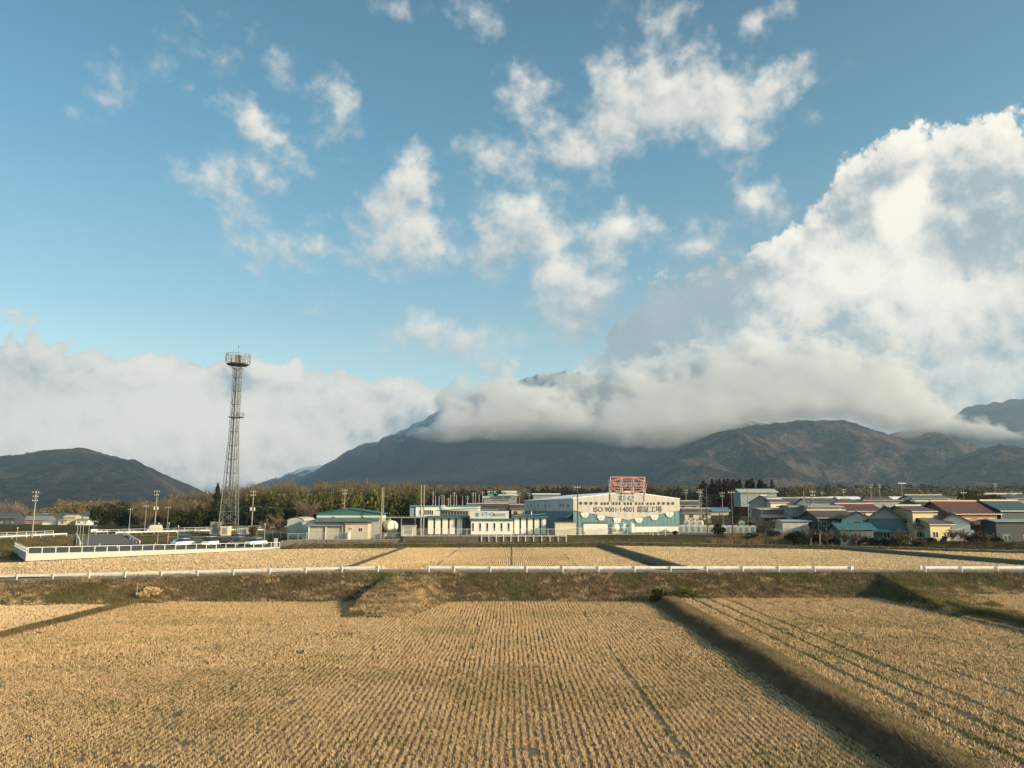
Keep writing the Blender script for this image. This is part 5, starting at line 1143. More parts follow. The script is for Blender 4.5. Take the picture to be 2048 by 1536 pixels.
# left village
left = [('H','dark walled house with grey roof at the left edge of the village',8,1050,470,13,9,4.6,7.2,'W_DARK','T_GREY'),('H','brown walled long house with a pale roof',68,1046,480,17,9,3.2,5.2,'W_BROWN','W_GREY'),
 ('B','cream apartment block standing behind the roofs on the left',81,1024,640,7.5,9,5.5,5.9,'W_CREAM','W_GREY'),('B','orange and white flat building right of the cream block',104,1024,640,11,9,5.6,6.0,'W_BEIGE','R_WHITE'),
 ('H','long house with a blue grey tiled roof',88,1036,540,17,10,3.5,6.0,'W_CREAM','T_GREY'),('H','house with a pinkish roof behind the cream house',125,1034,560,9,9,4.0,6.6,'W_CREAM','T_BROWN'),
 ('H','wide dark roofed farmhouse behind the cream house',122,1046,500,16,10,3.2,6.4,'W_DARK','T_GREY'),('H','small cream house with two dark windows and a balcony',138,1050,450,6.5,7,4.6,5.6,'W_YELL','W_CREAM'),
 ('H','low cream annex left of the small cream house',124,1051,448,5,5,2.5,3.0,'W_CREAM','W_GREY'),('H','white low shed between the cream house and the dark trees',163,1051,445,7,6,2.8,3.5,'W_WHITE','W_GREY'),
 ('H','house with a white gable above the low white shed',168,1034,520,10,9,4.6,7.4,'W_WHITE','T_GREY'),('H','grey roofed house at the foot of the yellow brown wood',150,1040,530,10,8,3.4,5.6,'W_GREY','T_GREY'),('H','white walled shed in the left village',98,1051,452,8,6,2.0,2.8,'W_WHITE','W_GREY')]
for kd, lb, px, py, D, w_, d, he, hr, wl, r_ in left:
    p = at(px, py, D); house('house' if kd == 'H' else 'flat_building', lb, px, py, D, w_, d, he, hr, globals()[wl], globals()[r_], z=gz(p.x, p.y)-.1, ridgem=False, group='buildings of the left village', cat='house' if kd == 'H' else 'building', hip=False)
# ------------------------------------------------------------------ guard rails on the embankment
def guardrail(label, x0, x1, posts, y=87.75):
    e = empty('guardrail', (0, 0, 0), 0, label, 'guardrail', 'guardrails along the embankment road')
    xs_ = np.linspace(x0, x1, max(2, int((x1-x0)/4))); prof = [(0,.44),(-.05,.50),(0,.56),(0,.60),(-.05,.66),(0,.72)]
    V = []; 
    for x in xs_:
        for dy, dz in prof: V.append((x, y+dy, float(road_z(x))+dz))
    for x in xs_:
        for dy, dz in prof: V.append((x, y+dy+.02, float(road_z(x))+dz))
    n = len(xs_)*6; F = gridfaces(len(xs_), 6); Fb = F[:, ::-1]+n
    npmesh('beam', V, np.concatenate([F, Fb]), M_WPAINT, e)
    for x in posts:
        z = float(road_z(x)); MB().tube((x,y-.14,z-.5), (x,y-.14,z+.76), .07, n=8).build('post', M_WPAINT, e)
    for x in (x0, x1): z = float(road_z(x)); MB().box(x-.12, x+.12, y-.1, y+.06, z+.38, z+.78).build('end_cap', M_WPAINT, e)
    return e
S88 = 87.6/FPX
guardrail('long left guardrail sloping down to the left', -64, (772-1024)*S88, [(60+70.3*i-1024)*S88 for i in range(-1, 11)])
guardrail('middle guardrail, the longest level one', (859-1024)*S88, (1689-1024)*S88, [(862-1024)*S88]+[(912+70.3*i-1024)*S88 for i in range(0, 12)])
guardrail('guardrail at the right end of the embankment', (1823-1024)*S88, 64, [(1831+70.3*i-1024)*S88 for i in range(0, 5)])
# marker post at the end of the narrow bund
a = Vector((-38.4, 81.2, 0)); z = float(hN(np.array(-38.4), np.array(81.2)))
e = empty('marker_post', (a.x, a.y, z), 0, 'thin pale post at the foot of the embankment on the left', 'post'); MB().tube((0,0,-.3), (.03,0,1.5), .05, n=8).build('post', M_POLE, e); MB().tube((0,0,.0), (0,0,.5), .09, n=8).build('sleeve', M_WPAINT, e)
# ------------------------------------------------------------------ car park
PK = [Vector(q) for q in ((-77,125,0),(-47.8,162,0),(-50,187,0),(-84,189,0),(-97,173,0),(-95,150,0))]
def pz(x, y): return 1.92-.5*np.clip((y-125)/37., 0, 1.3)
M_ASPH = mat('car_park_asphalt', (.075,.075,.08), .9, .12, 1.2, .01)
tag(npmesh('car_park', [(p.x, p.y, float(pz(p.x, p.y))) for p in PK], [(0,1,2,3,4,5)], M_ASPH), 'dark asphalt of the car park', kind='structure')
M_LINE = mat('white_road_paint', (.75,.74,.70), .8, .05, 3)
d_ = (PK[1]-PK[0]).normalized(); nrm = Vector((-d_.y, d_.x, 0))
Lw = (PK[1]-PK[0]).length
mb = MB()
for i in range(1, 18):
    b = PK[0]+d_*(i*2.6+.6)+nrm*.7; c = b+nrm*4.6; t = d_*.09; zz = float(pz(b.x, b.y))+.006; z2 = float(pz(c.x, c.y))+.006
    mb.add([(b-t).to_tuple()[:2]+(zz,), (b+t).to_tuple()[:2]+(zz,), (c+t).to_tuple()[:2]+(z2,), (c-t).to_tuple()[:2]+(z2,)], [(0,1,2,3)])
tag(mb.build('bay_lines', M_LINE), 'white bay lines painted on the car park', kind='structure')
# driveway up to the upper road and the upper road
def quadsheet(name, pts, m_, label): return tag(npmesh(name, pts, [tuple(range(len(pts)))], m_), label, kind='structure')
M_DRIVE = mat('reddish_driveway', (.13,.11,.11), .9, .15, 1.2)
P0 = at(200, 1086, 150); P1 = at(262, 1086, 158)
quadsheet('driveway', [(-94.5,173,1.45),(-86.5,181,1.4),(-96.5,194,3.15),(-104.5,190,3.15)], M_DRIVE, 'driveway rising from the car park')
UP = [(-121,100),(-118,120),(-113.5,140),(-107.5,163),(-104.5,190),(-90.5,205),(-75.5,221),(-40.5,232),(-5,240)]
ribbon('road', [(x-2.6, y+1, max(gz(x-3.2, y+1), gz(x, y), 3.05)+.08) for x, y in UP], 5.0, M_ROAD, 'upper road behind the car park')
def pipe_fence(name, label, pts, hz, sp, rails, m_, rp=.045, pp=.05, cat='fence', group=None, zf=None, beam=0, mesh=False):
    e = empty(name, (0,0,0), 0, label, cat, group); L = 0; posts = []; rl = MB()
    for i in range(len(pts)-1):
        a = Vector(pts[i]); b = Vector(pts[i+1]); L = (b-a).length; n = max(1, round(L/sp))
        for j in range(n+(1 if i == len(pts)-2 else 0)): p = a+(b-a)*j/n; posts.append(p)
        for r_ in rails: rl.bar(a+Vector((0,0,r_)), b+Vector((0,0,r_)), rp*2, beam or rp*2)
    rl.build('rail', m_, e)
    mb = MB().box(-pp, pp, -pp, pp, -.5, hz); first = None
    for p in posts:
        if first is None: first = mb.build('post', m_, e); first.location = p
        else: c = first.copy(); COL.objects.link(c); c.parent = e; c.location = p
    if mesh:   # wire mesh as thin verticals
        w_ = MB()
        for i in range(len(pts)-1):
            a = Vector(pts[i]); b = Vector(pts[i+1]); n = int((b-a).length/.22)
            for j in range(n): p = a+(b-a)*j/n; w_.bar(p+Vector((0,0,.1)), p+Vector((0,0,hz-.05)), .022)
        w_.build('mesh_panel', m_, e)
    return e
# retaining wall, its railing
def wallseg(name, label, a, b, z0a, z1a, z0b, z1b, th, m_, cat='wall'):
    a = Vector(a); b = Vector(b); d = (b-a).normalized(); n = Vector((d.y, -d.x, 0))*th
    vs = [(a.x,a.y,z0a),(b.x,b.y,z0b),(b.x,b.y,z1b),(a.x,a.y,z1a)]; vs += [(v[0]-n.x, v[1]-n.y, v[2]) for v in vs]
    mb = MB().add(vs, [(0,1,2,3),(7,6,5,4),(0,4,5,1),(1,5,6,2),(2,6,7,3),(3,7,4,0)]); o = mb.build(name, m_); return tag(o, label, cat)
wallseg('retaining_wall', 'long white concrete retaining wall along the front of the car park', (-77,125,0), (-47.8,162,0), .6, 2.36, .9, 1.62, .35, M_CONC)
wallseg('retaining_wall', 'short shaded concrete wall at the left end of the car park', (-95,150,0), (-77.1,124.9,0), .8, 2.2, .6, 2.36, .35, M_CONC)
pipe_fence('railing', 'white pipe railing on the long front wall of the car park', [(-77,125.2,2.36), (-47.9,162.1,1.62)], .98, 2.0, (.95,), M_WPAINT, .04, .055, 'railing')
pipe_fence('railing', 'white railing on the short left wall of the car park', [(-95,150.2,2.2), (-77.2,125.2,2.36)], .95, 2.0, (.92,.5,.1), M_WPAINT, .07, .05, 'railing')
pipe_fence('side_barrier', 'low white barrier on the left side of the driveway', [(-105,189,3.2), (-95,173,1.6)], .5, 3.5, (.3,), M_WPAINT, .12, .05, 'barrier', beam=.5)
pipe_fence('side_barrier', 'low white barrier on the right side of the driveway', [(-96,194,3.2), (-86,181.5,1.6)], .5, 3.5, (.3,), M_WPAINT, .12, .05, 'barrier', beam=.5)
def on(pts, dz=0): return [(x, y, max(gz(x, y), 3.0)+dz) for x, y in pts]
pipe_fence('guardrail', 'white guardrail of the upper road, left of the driveway', on([(-119,110),(-113,138),(-107,163),(-104.5,184)]), .75, 4, (.6,), M_WPAINT, .05, .06, 'guardrail', beam=.3)
pipe_fence('guardrail', 'white guardrail of the upper road, right of the driveway', on([(-98,194),(-90,204),(-76,219),(-70,222)]), .75, 3, (.6,), M_WPAINT, .05, .06, 'guardrail', beam=.3)
pipe_fence('railing', 'thin white railing on the far side of the upper road, left', on([(-125,110),(-119,140),(-113,165),(-110,188)], .1), 1.1, 3, (1.05,.6), M_WPAINT, .035, .045, 'railing')
pipe_fence('railing', 'thin white railing on the far side of the upper road, right', on([(-104,196),(-94,210),(-79,226),(-45,238)], .1), 1.1, 3, (1.05,.6), M_WPAINT, .035, .045, 'railing')
# stone wall and fences of the factory yards
M_STONE = mat('dark_stone_wall', (.085,.072,.062), .95, .4, 1.4, .10, 3, second=(.15,.125,.10), thr=(.5,.62))
def yd(x): return float(yE(x))+7.05
xs1 = np.arange(-24, 14, 2.0)
e = MB()
def wallrun(x0, x1, za, zt, label, m_=M_STONE):
    xs_ = np.arange(x0, x1+.1, 2.0); n = len(xs_)
    V = [(x, yd(x)-.25, za) for x in xs_]+[(x, yd(x)-.1, zt) for x in xs_]+[(x, yd(x)+.5, zt) for x in xs_]
    F = [(i, i+1, n+i+1, n+i) for i in range(n-1)]+[(n+i, n+i+1, 2*n+i+1, 2*n+i) for i in range(n-1)]
    return tag(npmesh('stone_wall', V, F, m_), label, 'wall')
wallrun(-24, 12, 1.4, 3.42, 'dark stone wall below the office and the large factory'); wallrun(-49, -24, 1.0, 2.72, 'lower brown stone wall below the teal warehouse', mat('brown_stone_wall', (.16,.13,.10), .95, .4, 1.4, .10, 3, second=(.10,.085,.065), thr=(.5,.62)))
pipe_fence('mesh_fence', 'white mesh fence before the teal warehouse', [(x, yd(x)+.3, 2.72) for x in (-48,-36,-24.3)], 1.5, 2, (1.45,.05), M_STEEL, .03, .045, mesh=True)
pipe_fence('mesh_fence', 'white mesh fence before the office', [(x, yd(x)+.3, 3.42) for x in (-24,-12,0,12)], 1.6, 2, (1.55,.05), M_WPAINT, .03, .045, mesh=True)
pipe_fence('guard_fence', 'row of white guard posts with a pipe below the office', [(x, yd(x)-.45, 2.75) for x in (-6.7,3,12)], .95, 1.75, (.7,), M_WPAINT, .05, .07)
pipe_fence('mesh_fence', 'white mesh fence before the large factory', [(at(px, 1066, D).x, D, gz(at(px, 1066, D).x, D)) for px, D in ((1112,184),(1240,188),(1360,191))], 1.7, 2, (1.65,.05), M_WPAINT, .03, .045, mesh=True)
pipe_fence('mesh_fence', 'grey mesh fence before the white containers', [(at(px, 1062, D).x, D, gz(at(px, 1062, D).x, D)) for px, D in ((1360,191),(1440,190),(1530,186),(1582,176))], 1.7, 2, (1.65,.05), M_STEEL, .03, .045, mesh=True)
# steps of stone retaining under the tower yard
wallseg('stone_wall', 'rough stone wall below the lattice tower', (-84,190.5,0), (-49,190.5,0), 1.0, 2.8, 1.0, 2.7, .6, mat('tan_stone_wall', (.30,.24,.18), .95, .3, .7, .06, 3, second=(.2,.16,.12)))
pipe_fence('mesh_fence', 'grey mesh fence right of the cars', [(-66,191,2.75), (-50,189,2.7), (-46,176,2.7)], 1.4, 2, (1.35,), M_STEEL, .03, .045, mesh=True)
a = at(551, 1092, 166); e = empty('gate_pillar', (a.x, a.y, float(pz(a.x, a.y))), 0, 'white square pillar at the right end of the car park', 'pillar'); MB().box(-.32,.32,-.3,.3,-.2,1.75).build('pillar', M_CONC, e); MB().box(-.38,.38,-.36,.36,1.75,1.83).build('cap', M_TRIM, e)
# ------------------------------------------------------------------ lattice tower
def lattice_tower():
    D = 201; a = at(456, 1070, D); z0 = gz(a.x, a.y)
    e = empty('lattice_tower', (a.x, a.y, z0), R(8), 'tall grey steel lattice communication tower with a round platform on top', 'tower')
    Zp = lambda py: at(470, py, D).z-z0
    Ht = Zp(736); Hc = Zp(722); top = Zp(692)
    wb, wt_ = 4.25, 1.95
    wd = lambda z: wb+(wt_-wb)*min(1, z/(Ht*.62)) if z < Ht*.62 else wt_
    M_G = mat('grey_galvanised_lattice', (.15,.16,.15), .55, .12, 2, metal=.2)
    for sx_ in (-1, 1):
        for sy_ in (-1, 1):
            mb = MB(); zs = [0, Ht*.31, Ht*.62, Ht]
            for i in range(3): mb.tube((sx_*wd(zs[i])/2, sy_*wd(zs[i])/2, zs[i]-(.5 if i == 0 else 0)), (sx_*wd(zs[i+1])/2, sy_*wd(zs[i+1])/2, zs[i+1]), .13-.025*i, n=8)
            mb.build('leg', M_G, e)
    mb = MB(); zs = [0, 3.0, 6.0, 9.0, 12.2]; z = 12.2
    while z < Ht-1: z += 3.6; zs.append(min(z, Ht))
    for i in range(len(zs)-1):
        za, zb = zs[i], zs[i+1]; A, B = wd(za)/2, wd(zb)/2; th = .10 if i < 4 else .06
        for (sx_, sy_, tx_, ty_) in ((-1,-1,1,-1),(1,-1,1,1),(1,1,-1,1),(-1,1,-1,-1)):
            mb.bar((sx_*B,sy_*B,zb), (tx_*B,ty_*B,zb), .10)
            mb.bar((sx_*A,sy_*A,za), (tx_*B,ty_*B,zb), th) 
            if i < 4: mb.bar((tx_*A,ty_*A,za), (sx_*B,sy_*B,zb), th)
            else: zm = (za+zb)/2; M_ = (A+B)/2; mb.bar((tx_*A,ty_*A,za), (sx_*M_,sy_*M_,zm), .05)
    mb.build('bracing', M_G, e)
    lad = MB()
    for x in (-.28, .28): lad.bar((x+.1,.0,.5), (x+.1,.0,Ht), .07)
    z = .8
    while z < Ht: lad.bar((-.18,0,z), (.38,0,z), .05); z += .55
    lad.build('ladder', M_G, e)
    cab = MB(); cab.box(-.55,-.15,.25,.45,8,Ht).box(.5,.62,-.3,-.1,10,Ht); cab.build('cable_tray', mat('cable_tray', (.20,.19,.17), .7, .15, 1), e)
    # middle platform
    zm = Zp(834); p = empty('middle_platform', (0,0,zm)); p.parent = e; MB().box(-1.5, 2.1, -1.3, 1.3, -.12, 0).build('deck', M_G, p); r_ = MB()
    for zz in (.55, 1.1):
        for A, B in (((-.2,-1.3),(2.1,-1.3)),((2.1,-1.3),(2.1,1.3)),((2.1,1.3),(-.2,1.3))): r_.bar((*A,zz), (*B,zz), .06)
    for A in ((-.2,-1.3),(.9,-1.3),(2.1,-1.3),(2.1,0),(2.1,1.3),(.9,1.3)): r_.bar((*A,0), (*A,1.1), .06)
    r_.build('handrail', M_G, p)
    # round top platform
    rt = 2.95; tp = empty('top_platform', (0,0,Hc-.9)); tp.parent = e; n = 16; d_k = MB()
    d_k.tube((0,0,-.25), (0,0,0), rt-.4, rt, n)
    d_k.build('deck', M_G, tp); br = MB()
    for i in range(8): t = math.pi*i/4; br.bar((math.cos(t)*1.1,math.sin(t)*1.1,-1.5), (math.cos(t)*rt*.9,math.sin(t)*rt*.9,-.2), .09)
    br.build('bracket', M_G, tp); r_ = MB()
    for zz in (1.0, 2.0, 2.6):
        for i in range(n):
            t0, t1 = 2*math.pi*i/n, 2*math.pi*(i+1)/n; r_.bar((rt*math.cos(t0),rt*math.sin(t0),zz), (rt*math.cos(t1),rt*math.sin(t1),zz), .10 if zz > 2.5 else .07)
    for i in range(8): t = 2*math.pi*i/8; r_.bar((rt*math.cos(t),rt*math.sin(t),0), (rt*math.cos(t),rt*math.sin(t),2.7), .09)
    r_.build('handrail', M_G, tp)
    for i in range(6):
        t = 2*math.pi*i/6+.3; x, y = rt*1.04*math.cos(t), rt*1.04*math.sin(t); o = MB().box(x-.14, x+.14, y-.1, y+.1, .3, 3.0).build('panel_antenna', M_STEEL, tp)
    MB().box(-.75,.75,-.7,.7,0,2.4).build('equipment_box', mat('grey_cabinet', (.20,.20,.19), .7, .15, 1), tp)
    for x, y, h in ((0,0,top-Hc+.9),): MB().tube((x,y,2.4), (x,y,h-1.4), .09, .07, 8).tube((x,y,h-1.4), (x,y,h), .03, .015, 6).tube((x,y,4.6), (x,y,4.9), .16, n=8).build('lightning_rod', M_G, e).location = (0,0,Hc-.9)
lattice_tower()
for lb, px0, px1, py0, py1, D, wl in (('tall cream equipment hut left of the tower foot',420,438,1044,1067,203,W_BEIGE),('cream cabinets under the legs of the tower',441,456,1053,1068,197,W_CREAM),('row of low white cabinets right of the tower foot',474,496,1057,1067,206,W_WHITE)):
    small_box('equipment_hut', lb, px0, px1, py0, py1, D, 2.2, wl, M_TRIM, True, 'hut')
# ------------------------------------------------------------------ vehicles
def car(label, x, y, z, rz, col, kind='car', cat='car', name='parked_car'):
    e = empty(name, (x, y, z), R(rz), label, cat)
    Lc, Wc = (4.3, 1.70) if kind == 'car' else (3.4, 1.48); 
    if kind == 'car': low = [(0,.28),(.02,.75),(.25,.86),(1.05,.92),(3.35,.95),(4.15,.90),(4.3,.7),(4.3,.28)]; cab = [(.95,.90),(1.65,1.42),(3.1,1.46),(3.95,.93)]
    else: low = [(0,.28),(.0,.85),(.25,.98),(3.3,1.0),(3.4,.9),(3.4,.28)]; cab = [(.28,.96),(.75,1.78),(3.1,1.83),(3.38,.98)]
    if kind == 'truck': low = [(0,.3),(0,.9),(.2,1.0),(1.2,1.0),(1.25,.62),(3.3,.62),(3.3,.3)]; cab = [(.2,.98),(.5,1.75),(1.15,1.75),(1.22,.99)]
    m_ = mat(name+'_paint', col, .25, .03, 2, coat=.6)
    def ext(pr, w0, w1, mbx):
        zmx = max(p[1] for p in pr); zmn = min(p[1] for p in pr); n = len(pr); vs = []
        for s in (-1, 1):
            for (u, v) in pr: t = (v-zmn)/(zmx-zmn+1e-6); vs.append((u-Lc/2, s*(w0+(w1-w0)*t), v))
        return mbx.add(vs, [tuple(range(n))[::1], tuple(range(n, 2*n))[::-1]]+[((i+1)%n, i, i+n, (i+1)%n+n) for i in range(n)])
    o = ext(low, Wc/2, Wc/2*.97, MB()).build('body', m_, e)
    bv = o.modifiers.new('b', 'BEVEL'); bv.width = .06; bv.segments = 2
    ext([(a_, b_) for a_, b_ in cab], Wc/2*.955, Wc/2*.80, MB()).build('windows', GL, e)
    c0, c1 = cab[1], cab[2]; MB().box(c0[0]-Lc/2+.02, c1[0]-Lc/2-.02, -Wc/2*.80, Wc/2*.80, c0[1]-.05, c1[1]+.03).build('roof', m_, e)
    for wx in (.75, Lc-.8):
        for s in (-1, 1):
            w_ = MB().tube((wx-Lc/2, s*(Wc/2-.17), .3), (wx-Lc/2, s*(Wc/2+.01), .3), .30, n=16).build('wheel', M_RUBBER, e)
            MB().tube((wx-Lc/2, s*(Wc/2+.005), .3), (wx-Lc/2, s*(Wc/2+.03), .3), .17, n=10).build('rim', M_STEEL, w_)
    for s in (-1, 1): MB().box(-Lc/2-.02, -Lc/2+.06, s*.62-.13, s*.62+.13, .6, .74).build('headlight', M_TRIM, e); MB().box(Lc/2-.06, Lc/2+.02, s*.66-.08, s*.66+.08, .6, .85).build('tail_light', M_RED, e)
    MB().box(-Lc/2-.035, -Lc/2+.02, -.17, .17, .35, .48).build('number_plate', M_TRIM, e)
    e.scale = (1.16,1.16,1.16); return e
CARS = [('bright blue box shaped van parked at the left end of the row',379,184,15,(.03,.22,.60),'van'),('white car in front of the blue van',379,172,60,(.75,.75,.72),'car'),
 ('dark grey car right of the blue van',398,178,65,(.06,.06,.065),'car'),('white boxy van seen from the front',433,172,78,(.76,.75,.70),'van'),('black car right of the white van',455,176,70,(.02,.022,.025),'car'),
 ('dark blue grey car in the middle of the row',474,180,62,(.05,.07,.09),'car'),('black car in front of the silver one',491,174,60,(.03,.035,.04),'car'),('silver grey car behind, with a pale roof',488,185,55,(.38,.39,.40),'car'),
 ('dark car left of the last white car',505,179,60,(.04,.05,.06),'car'),('white car at the right end of the row',522,175,62,(.78,.77,.73),'car')]
for lb, px, D, rz, c_, kd in CARS:
    x = (px-1024)/FPX*D*1.0; car(lb, x, D, float(pz(x, D))+.01, rz, c_, kd)
a = at(290, 1062, 198); car('grey van driving on the upper road beside the guardrail', a.x, 203, gz(a.x, 203)+.1, 40, (.12,.12,.13), 'van', name='van', cat='van')
a = at(200, 1060, 200); car('small white pickup truck on the upper road above the driveway', a.x, 200, 3.15, 20, (.78,.76,.70), 'truck', name='pickup_truck', cat='truck')
a = at(1476, 1052, 205); car('red car half hidden behind the white containers', a.x, 214, gz(a.x, 214)+.1, 10, (.42,.03,.03), 'car')
for i, (px, py, D, lb) in enumerate([(1366,1047,222,'dark car behind the containers, nearest the factory'),(1375,1051,216,'black car between the containers and the factory'),(1388,1046,225,'orange red car behind the raised containers')]):
    a = at(px, py, D); car(lb, a.x, D, gz(a.x, D)+.05, 10, [(.05,.05,.06),(.02,.02,.02),(.45,.10,.05)][i], 'car')
# cones
cone = None
for i, (px, D, lb) in enumerate([(216,172,'yellow cone at the foot of the driveway, leftmost of three'),(251,160,'yellow cone in the car park, middle of three'),(325,176,'yellow cone nearest the blue van, rightmost of three')]):
    if cone is None:
        cone = empty('traffic_cone'); MB().box(-.19,.19,-.19,.19,0,.04).build('base', M_RUBBER, cone); MB().tube((0,0,.04), (0,0,.72), .15, .03, 10).build('cone', mat('yellow_plastic', (.65,.42,.05), .5, .05, 2), cone); o = cone
    else: o = copy_tree(cone)
    x = (px-1024)/FPX*D; o.location = (x, D, float(pz(x, D))+.01); tag(o, lb, 'cone', 'cones in the car park')
# lamps of the car park
M_LAMP = mat('lamp_head', (.55,.55,.52), .5, .05, 2); lamp = None
for i, (px, pyb, pyt, D, lb) in enumerate([(170,1086,1043,169,'first of four slim lamps at the left of the car park'),(175.5,1086,1041.5,170,'second of four slim lamps, close beside the first'),(181.5,1090,1043,164,'third of four slim lamps at the left of the car park'),(192.5,1086,1044,169,'fourth of four slim lamps, beside the driveway barrier'),
   (329,1084,1043,176,'slim lamp left of the blue van'),(349,1086,1043,172,'slim lamp beside the left side of the blue van'),(368,1080,1044,176,'slim lamp just in front of the blue van'),(538,1085,1042.5,166,'lamp post at the right end of the car park'),(52,1064,1043,165,'lamp on the upper road near the left edge')]):
    h = (pyb-pyt)*D/FPX*1.02; x = (px-1024)/FPX*D; e = empty('lamp_post', (x, D, max(float(pz(x, D)) if px > 60 else 3.0, 0)), 0, lb, 'lamp post', 'slim lamps round the car park')
    MB().tube((0,0,-.2), (0,0,h), .06, .045, 8).build('pole', M_STEEL, e); MB().tube((0,0,h), (0,0,h+.18), .13, .17, 10).tube((0,0,h+.18), (0,0,h+.26), .17, .05, 10).build('lamp_head', M_LAMP, e)
# ------------------------------------------------------------------ poles
TOPS = {}
def upole(key, label, px, pyb, pyt, D, kind='power', m_=None, dx=0, r_=.16, arms=2, tr=0):
    a = at(px, pyb, D); zt = at(px+dx, pyt, D).z; b = at(px+dx, pyt, D); zb = min(a.z, gz(a.x, a.y)+.0)
    e = empty('utility_pole', (a.x, a.y, zb), 0, label, 'utility pole'); h = zt-zb; lx = (px+dx-px)*D/FPX*0
    m_ = m_ or M_POLE; tx_ = b.x-a.x if dx else 0
    MB().tube((0,0,-.4), (tx_,0,h), r_, r_*.62, 9).build('pole', m_, e); TOPS[key] = Vector((a.x+tx_, a.y, zt-.5))
    for i in range(arms):
        z = h-.5-i*.9; w_ = 1.5 if i == 0 else 1.2; c = tx_*z/h
        o = MB().box(c-w_/2, c+w_/2, -.24, -.14, z-.05, z+.05).build('crossarm', M_STEEL, e)
        for q in (-.85, 0, .85): MB().tube((c+q*w_/2,-.19,z+.05), (c+q*w_/2,-.19,z+.30), .06, .05, 6).build('insulator', M_TRIM, o)
    for i in range(tr):
        z = h*.58; c = tx_*.6; s = -1 if i == 0 else 1; MB().tube((c+s*.42,-.1,z-.4), (c+s*.42,-.1,z+.4), .26, n=10).build('transformer', M_STEEL, e)
    return e
upole('p1', 'tall utility pole at the far left with two crossarms', 65, 1064, 981, 172, arms=3)
upole('p2', 'utility pole with twin transformers left of the blue van', 309, 1058, 980, 205, tr=2)
upole('p3', 'short utility pole between the dark evergreens and the twin transformer pole', 258, 1056, 1016, 240, arms=1, r_=.12)
upole('p4', 'utility pole with transformers right of the lattice tower', 503, 1060, 980, 196, tr=2)
upole('p5', 'utility pole rising behind the teal gable', 688, 1046, 978, 215, arms=2, r_=.13)
upole('p6', 'left one of two bare brown poles by the cream tank', 762, 1067, 975, 181, arms=0, r_=.19)
upole('p7', 'right one of two bare brown poles by the cream tank', 765.5, 1062, 975, 190, arms=0, r_=.14)
upole('p8', 'left one of two bare brown poles beside the prefab shed', 841.5, 1064, 970, 184, arms=0, r_=.19, dx=1)
upole('p9', 'right one of two bare brown poles beside the prefab shed', 846.5, 1067, 970, 180, arms=0, r_=.19, dx=2)
upole('p10', 'dark pole in front of the left corner of the large factory', 1156, 1064, 971, 186, m_=M_DPOLE, arms=1, r_=.17)
upole('p11', 'thick dark pole standing beyond the path, right of the round bush', 1465, 1068, 981, 174, m_=M_DPOLE, dx=-3, arms=1, r_=.20)
upole('p12', 'slim dark pole left of the round bush', 1415, 1064, 971, 180, m_=M_DPOLE, dx=-3, arms=0, r_=.15)
upole('p13', 'pole with double crossarms behind the containers, left of a pair', 1400, 1040, 981, 222, arms=1, r_=.11)
upole('p14', 'pole with double crossarms behind the containers, right of a pair', 1403, 1030, 977, 232, arms=3, r_=.14)
upole('p15', 'pole beside the blue roofed shed', 1446, 1036, 983, 232, arms=2, r_=.13)
upole('p16', 'pale pole in front of the blue grey gable house', 1497.5, 1042, 978, 205, arms=0, r_=.13)
upole('p17', 'pole at the end of the cream balcony house, left of the leaning one', 1609, 1036, 983, 200, arms=0, r_=.15, dx=-2)
upole('p18', 'leaning brown pole behind the cream corrugated shed', 1607, 1044, 1000, 195, arms=0, r_=.11, dx=10)
upole('p19', 'pole right of the leaning pole in the village', 1629, 1036, 980, 198, arms=2, r_=.14, dx=-5)
upole('p20', 'pale pole with a flat bar on top, shaped like a lamp', 1805, 1000, 967, 240, arms=0, r_=.13, dx=-3)
upole('p21', 'pole with crossarms behind the long pale block, left', 1743, 1000, 968, 300, arms=2, r_=.15)
upole('p22', 'pole with crossarms behind the long pale block, right', 1760, 998, 968, 300, arms=2, r_=.15)
upole('p23', 'pole with crossarms above the broad hipped roof', 1688, 1000, 977, 290, arms=2, r_=.14)
upole('p24', 'pole above the low brown roof at the right edge', 1992, 992, 966, 300, arms=2, r_=.14)
upole('p25', 'pole with a crossarm before the pine', 1928, 1000, 982, 200, arms=1, r_=.09)
upole('p26', 'pole beside the grey roof at the far right edge', 2028, 1002, 985, 220, arms=1, r_=.12)
upole('p27', 'pole behind the grey gable of the balcony house', 1520, 990, 978, 300, arms=0, r_=.12)
upole('p28', 'pole left of the cream house behind the office', 1007, 1020, 983, 300, arms=2, r_=.13)
upole('p29', 'twin armed pole on the rise right of the office, left', 1033, 1010, 985, 330, arms=2, r_=.14)
upole('p30', 'twin armed pole on the rise right of the office, right', 1039, 1010, 984, 330, arms=2, r_=.14)
upole('p31', 'pole on the rise beside the long white roofed warehouse', 1058, 1008, 985, 330, arms=2, r_=.14)
upole('p32', 'pole with a crossarm right of the factory roof', 1373, 1020, 978, 290, arms=2, r_=.14)
upole('p33', 'thin pole left of the p shaped cluster by the evergreens', 334, 1058, 1012, 215, arms=1, r_=.12)
upole('p34', 'thin pole in front of the dark wood above the grey van', 291, 1036, 1010, 250, arms=1, r_=.12)
for o in list(COL.objects):
    if o.get('label') == 'thin pole left of the p shaped cluster by the evergreens': o['label'] = 'thin pole close to the right of the twin transformer pole'
a = TOPS['p20']; e = empty('street_sign', (a.x, a.y-.1, a.z+.45), 0, 'flat horizontal panel on top of the pale pole in the village', 'sign'); MB().box(-.9,1.5,-.1,.1,0,.22).build('panel', M_TRIM, e)
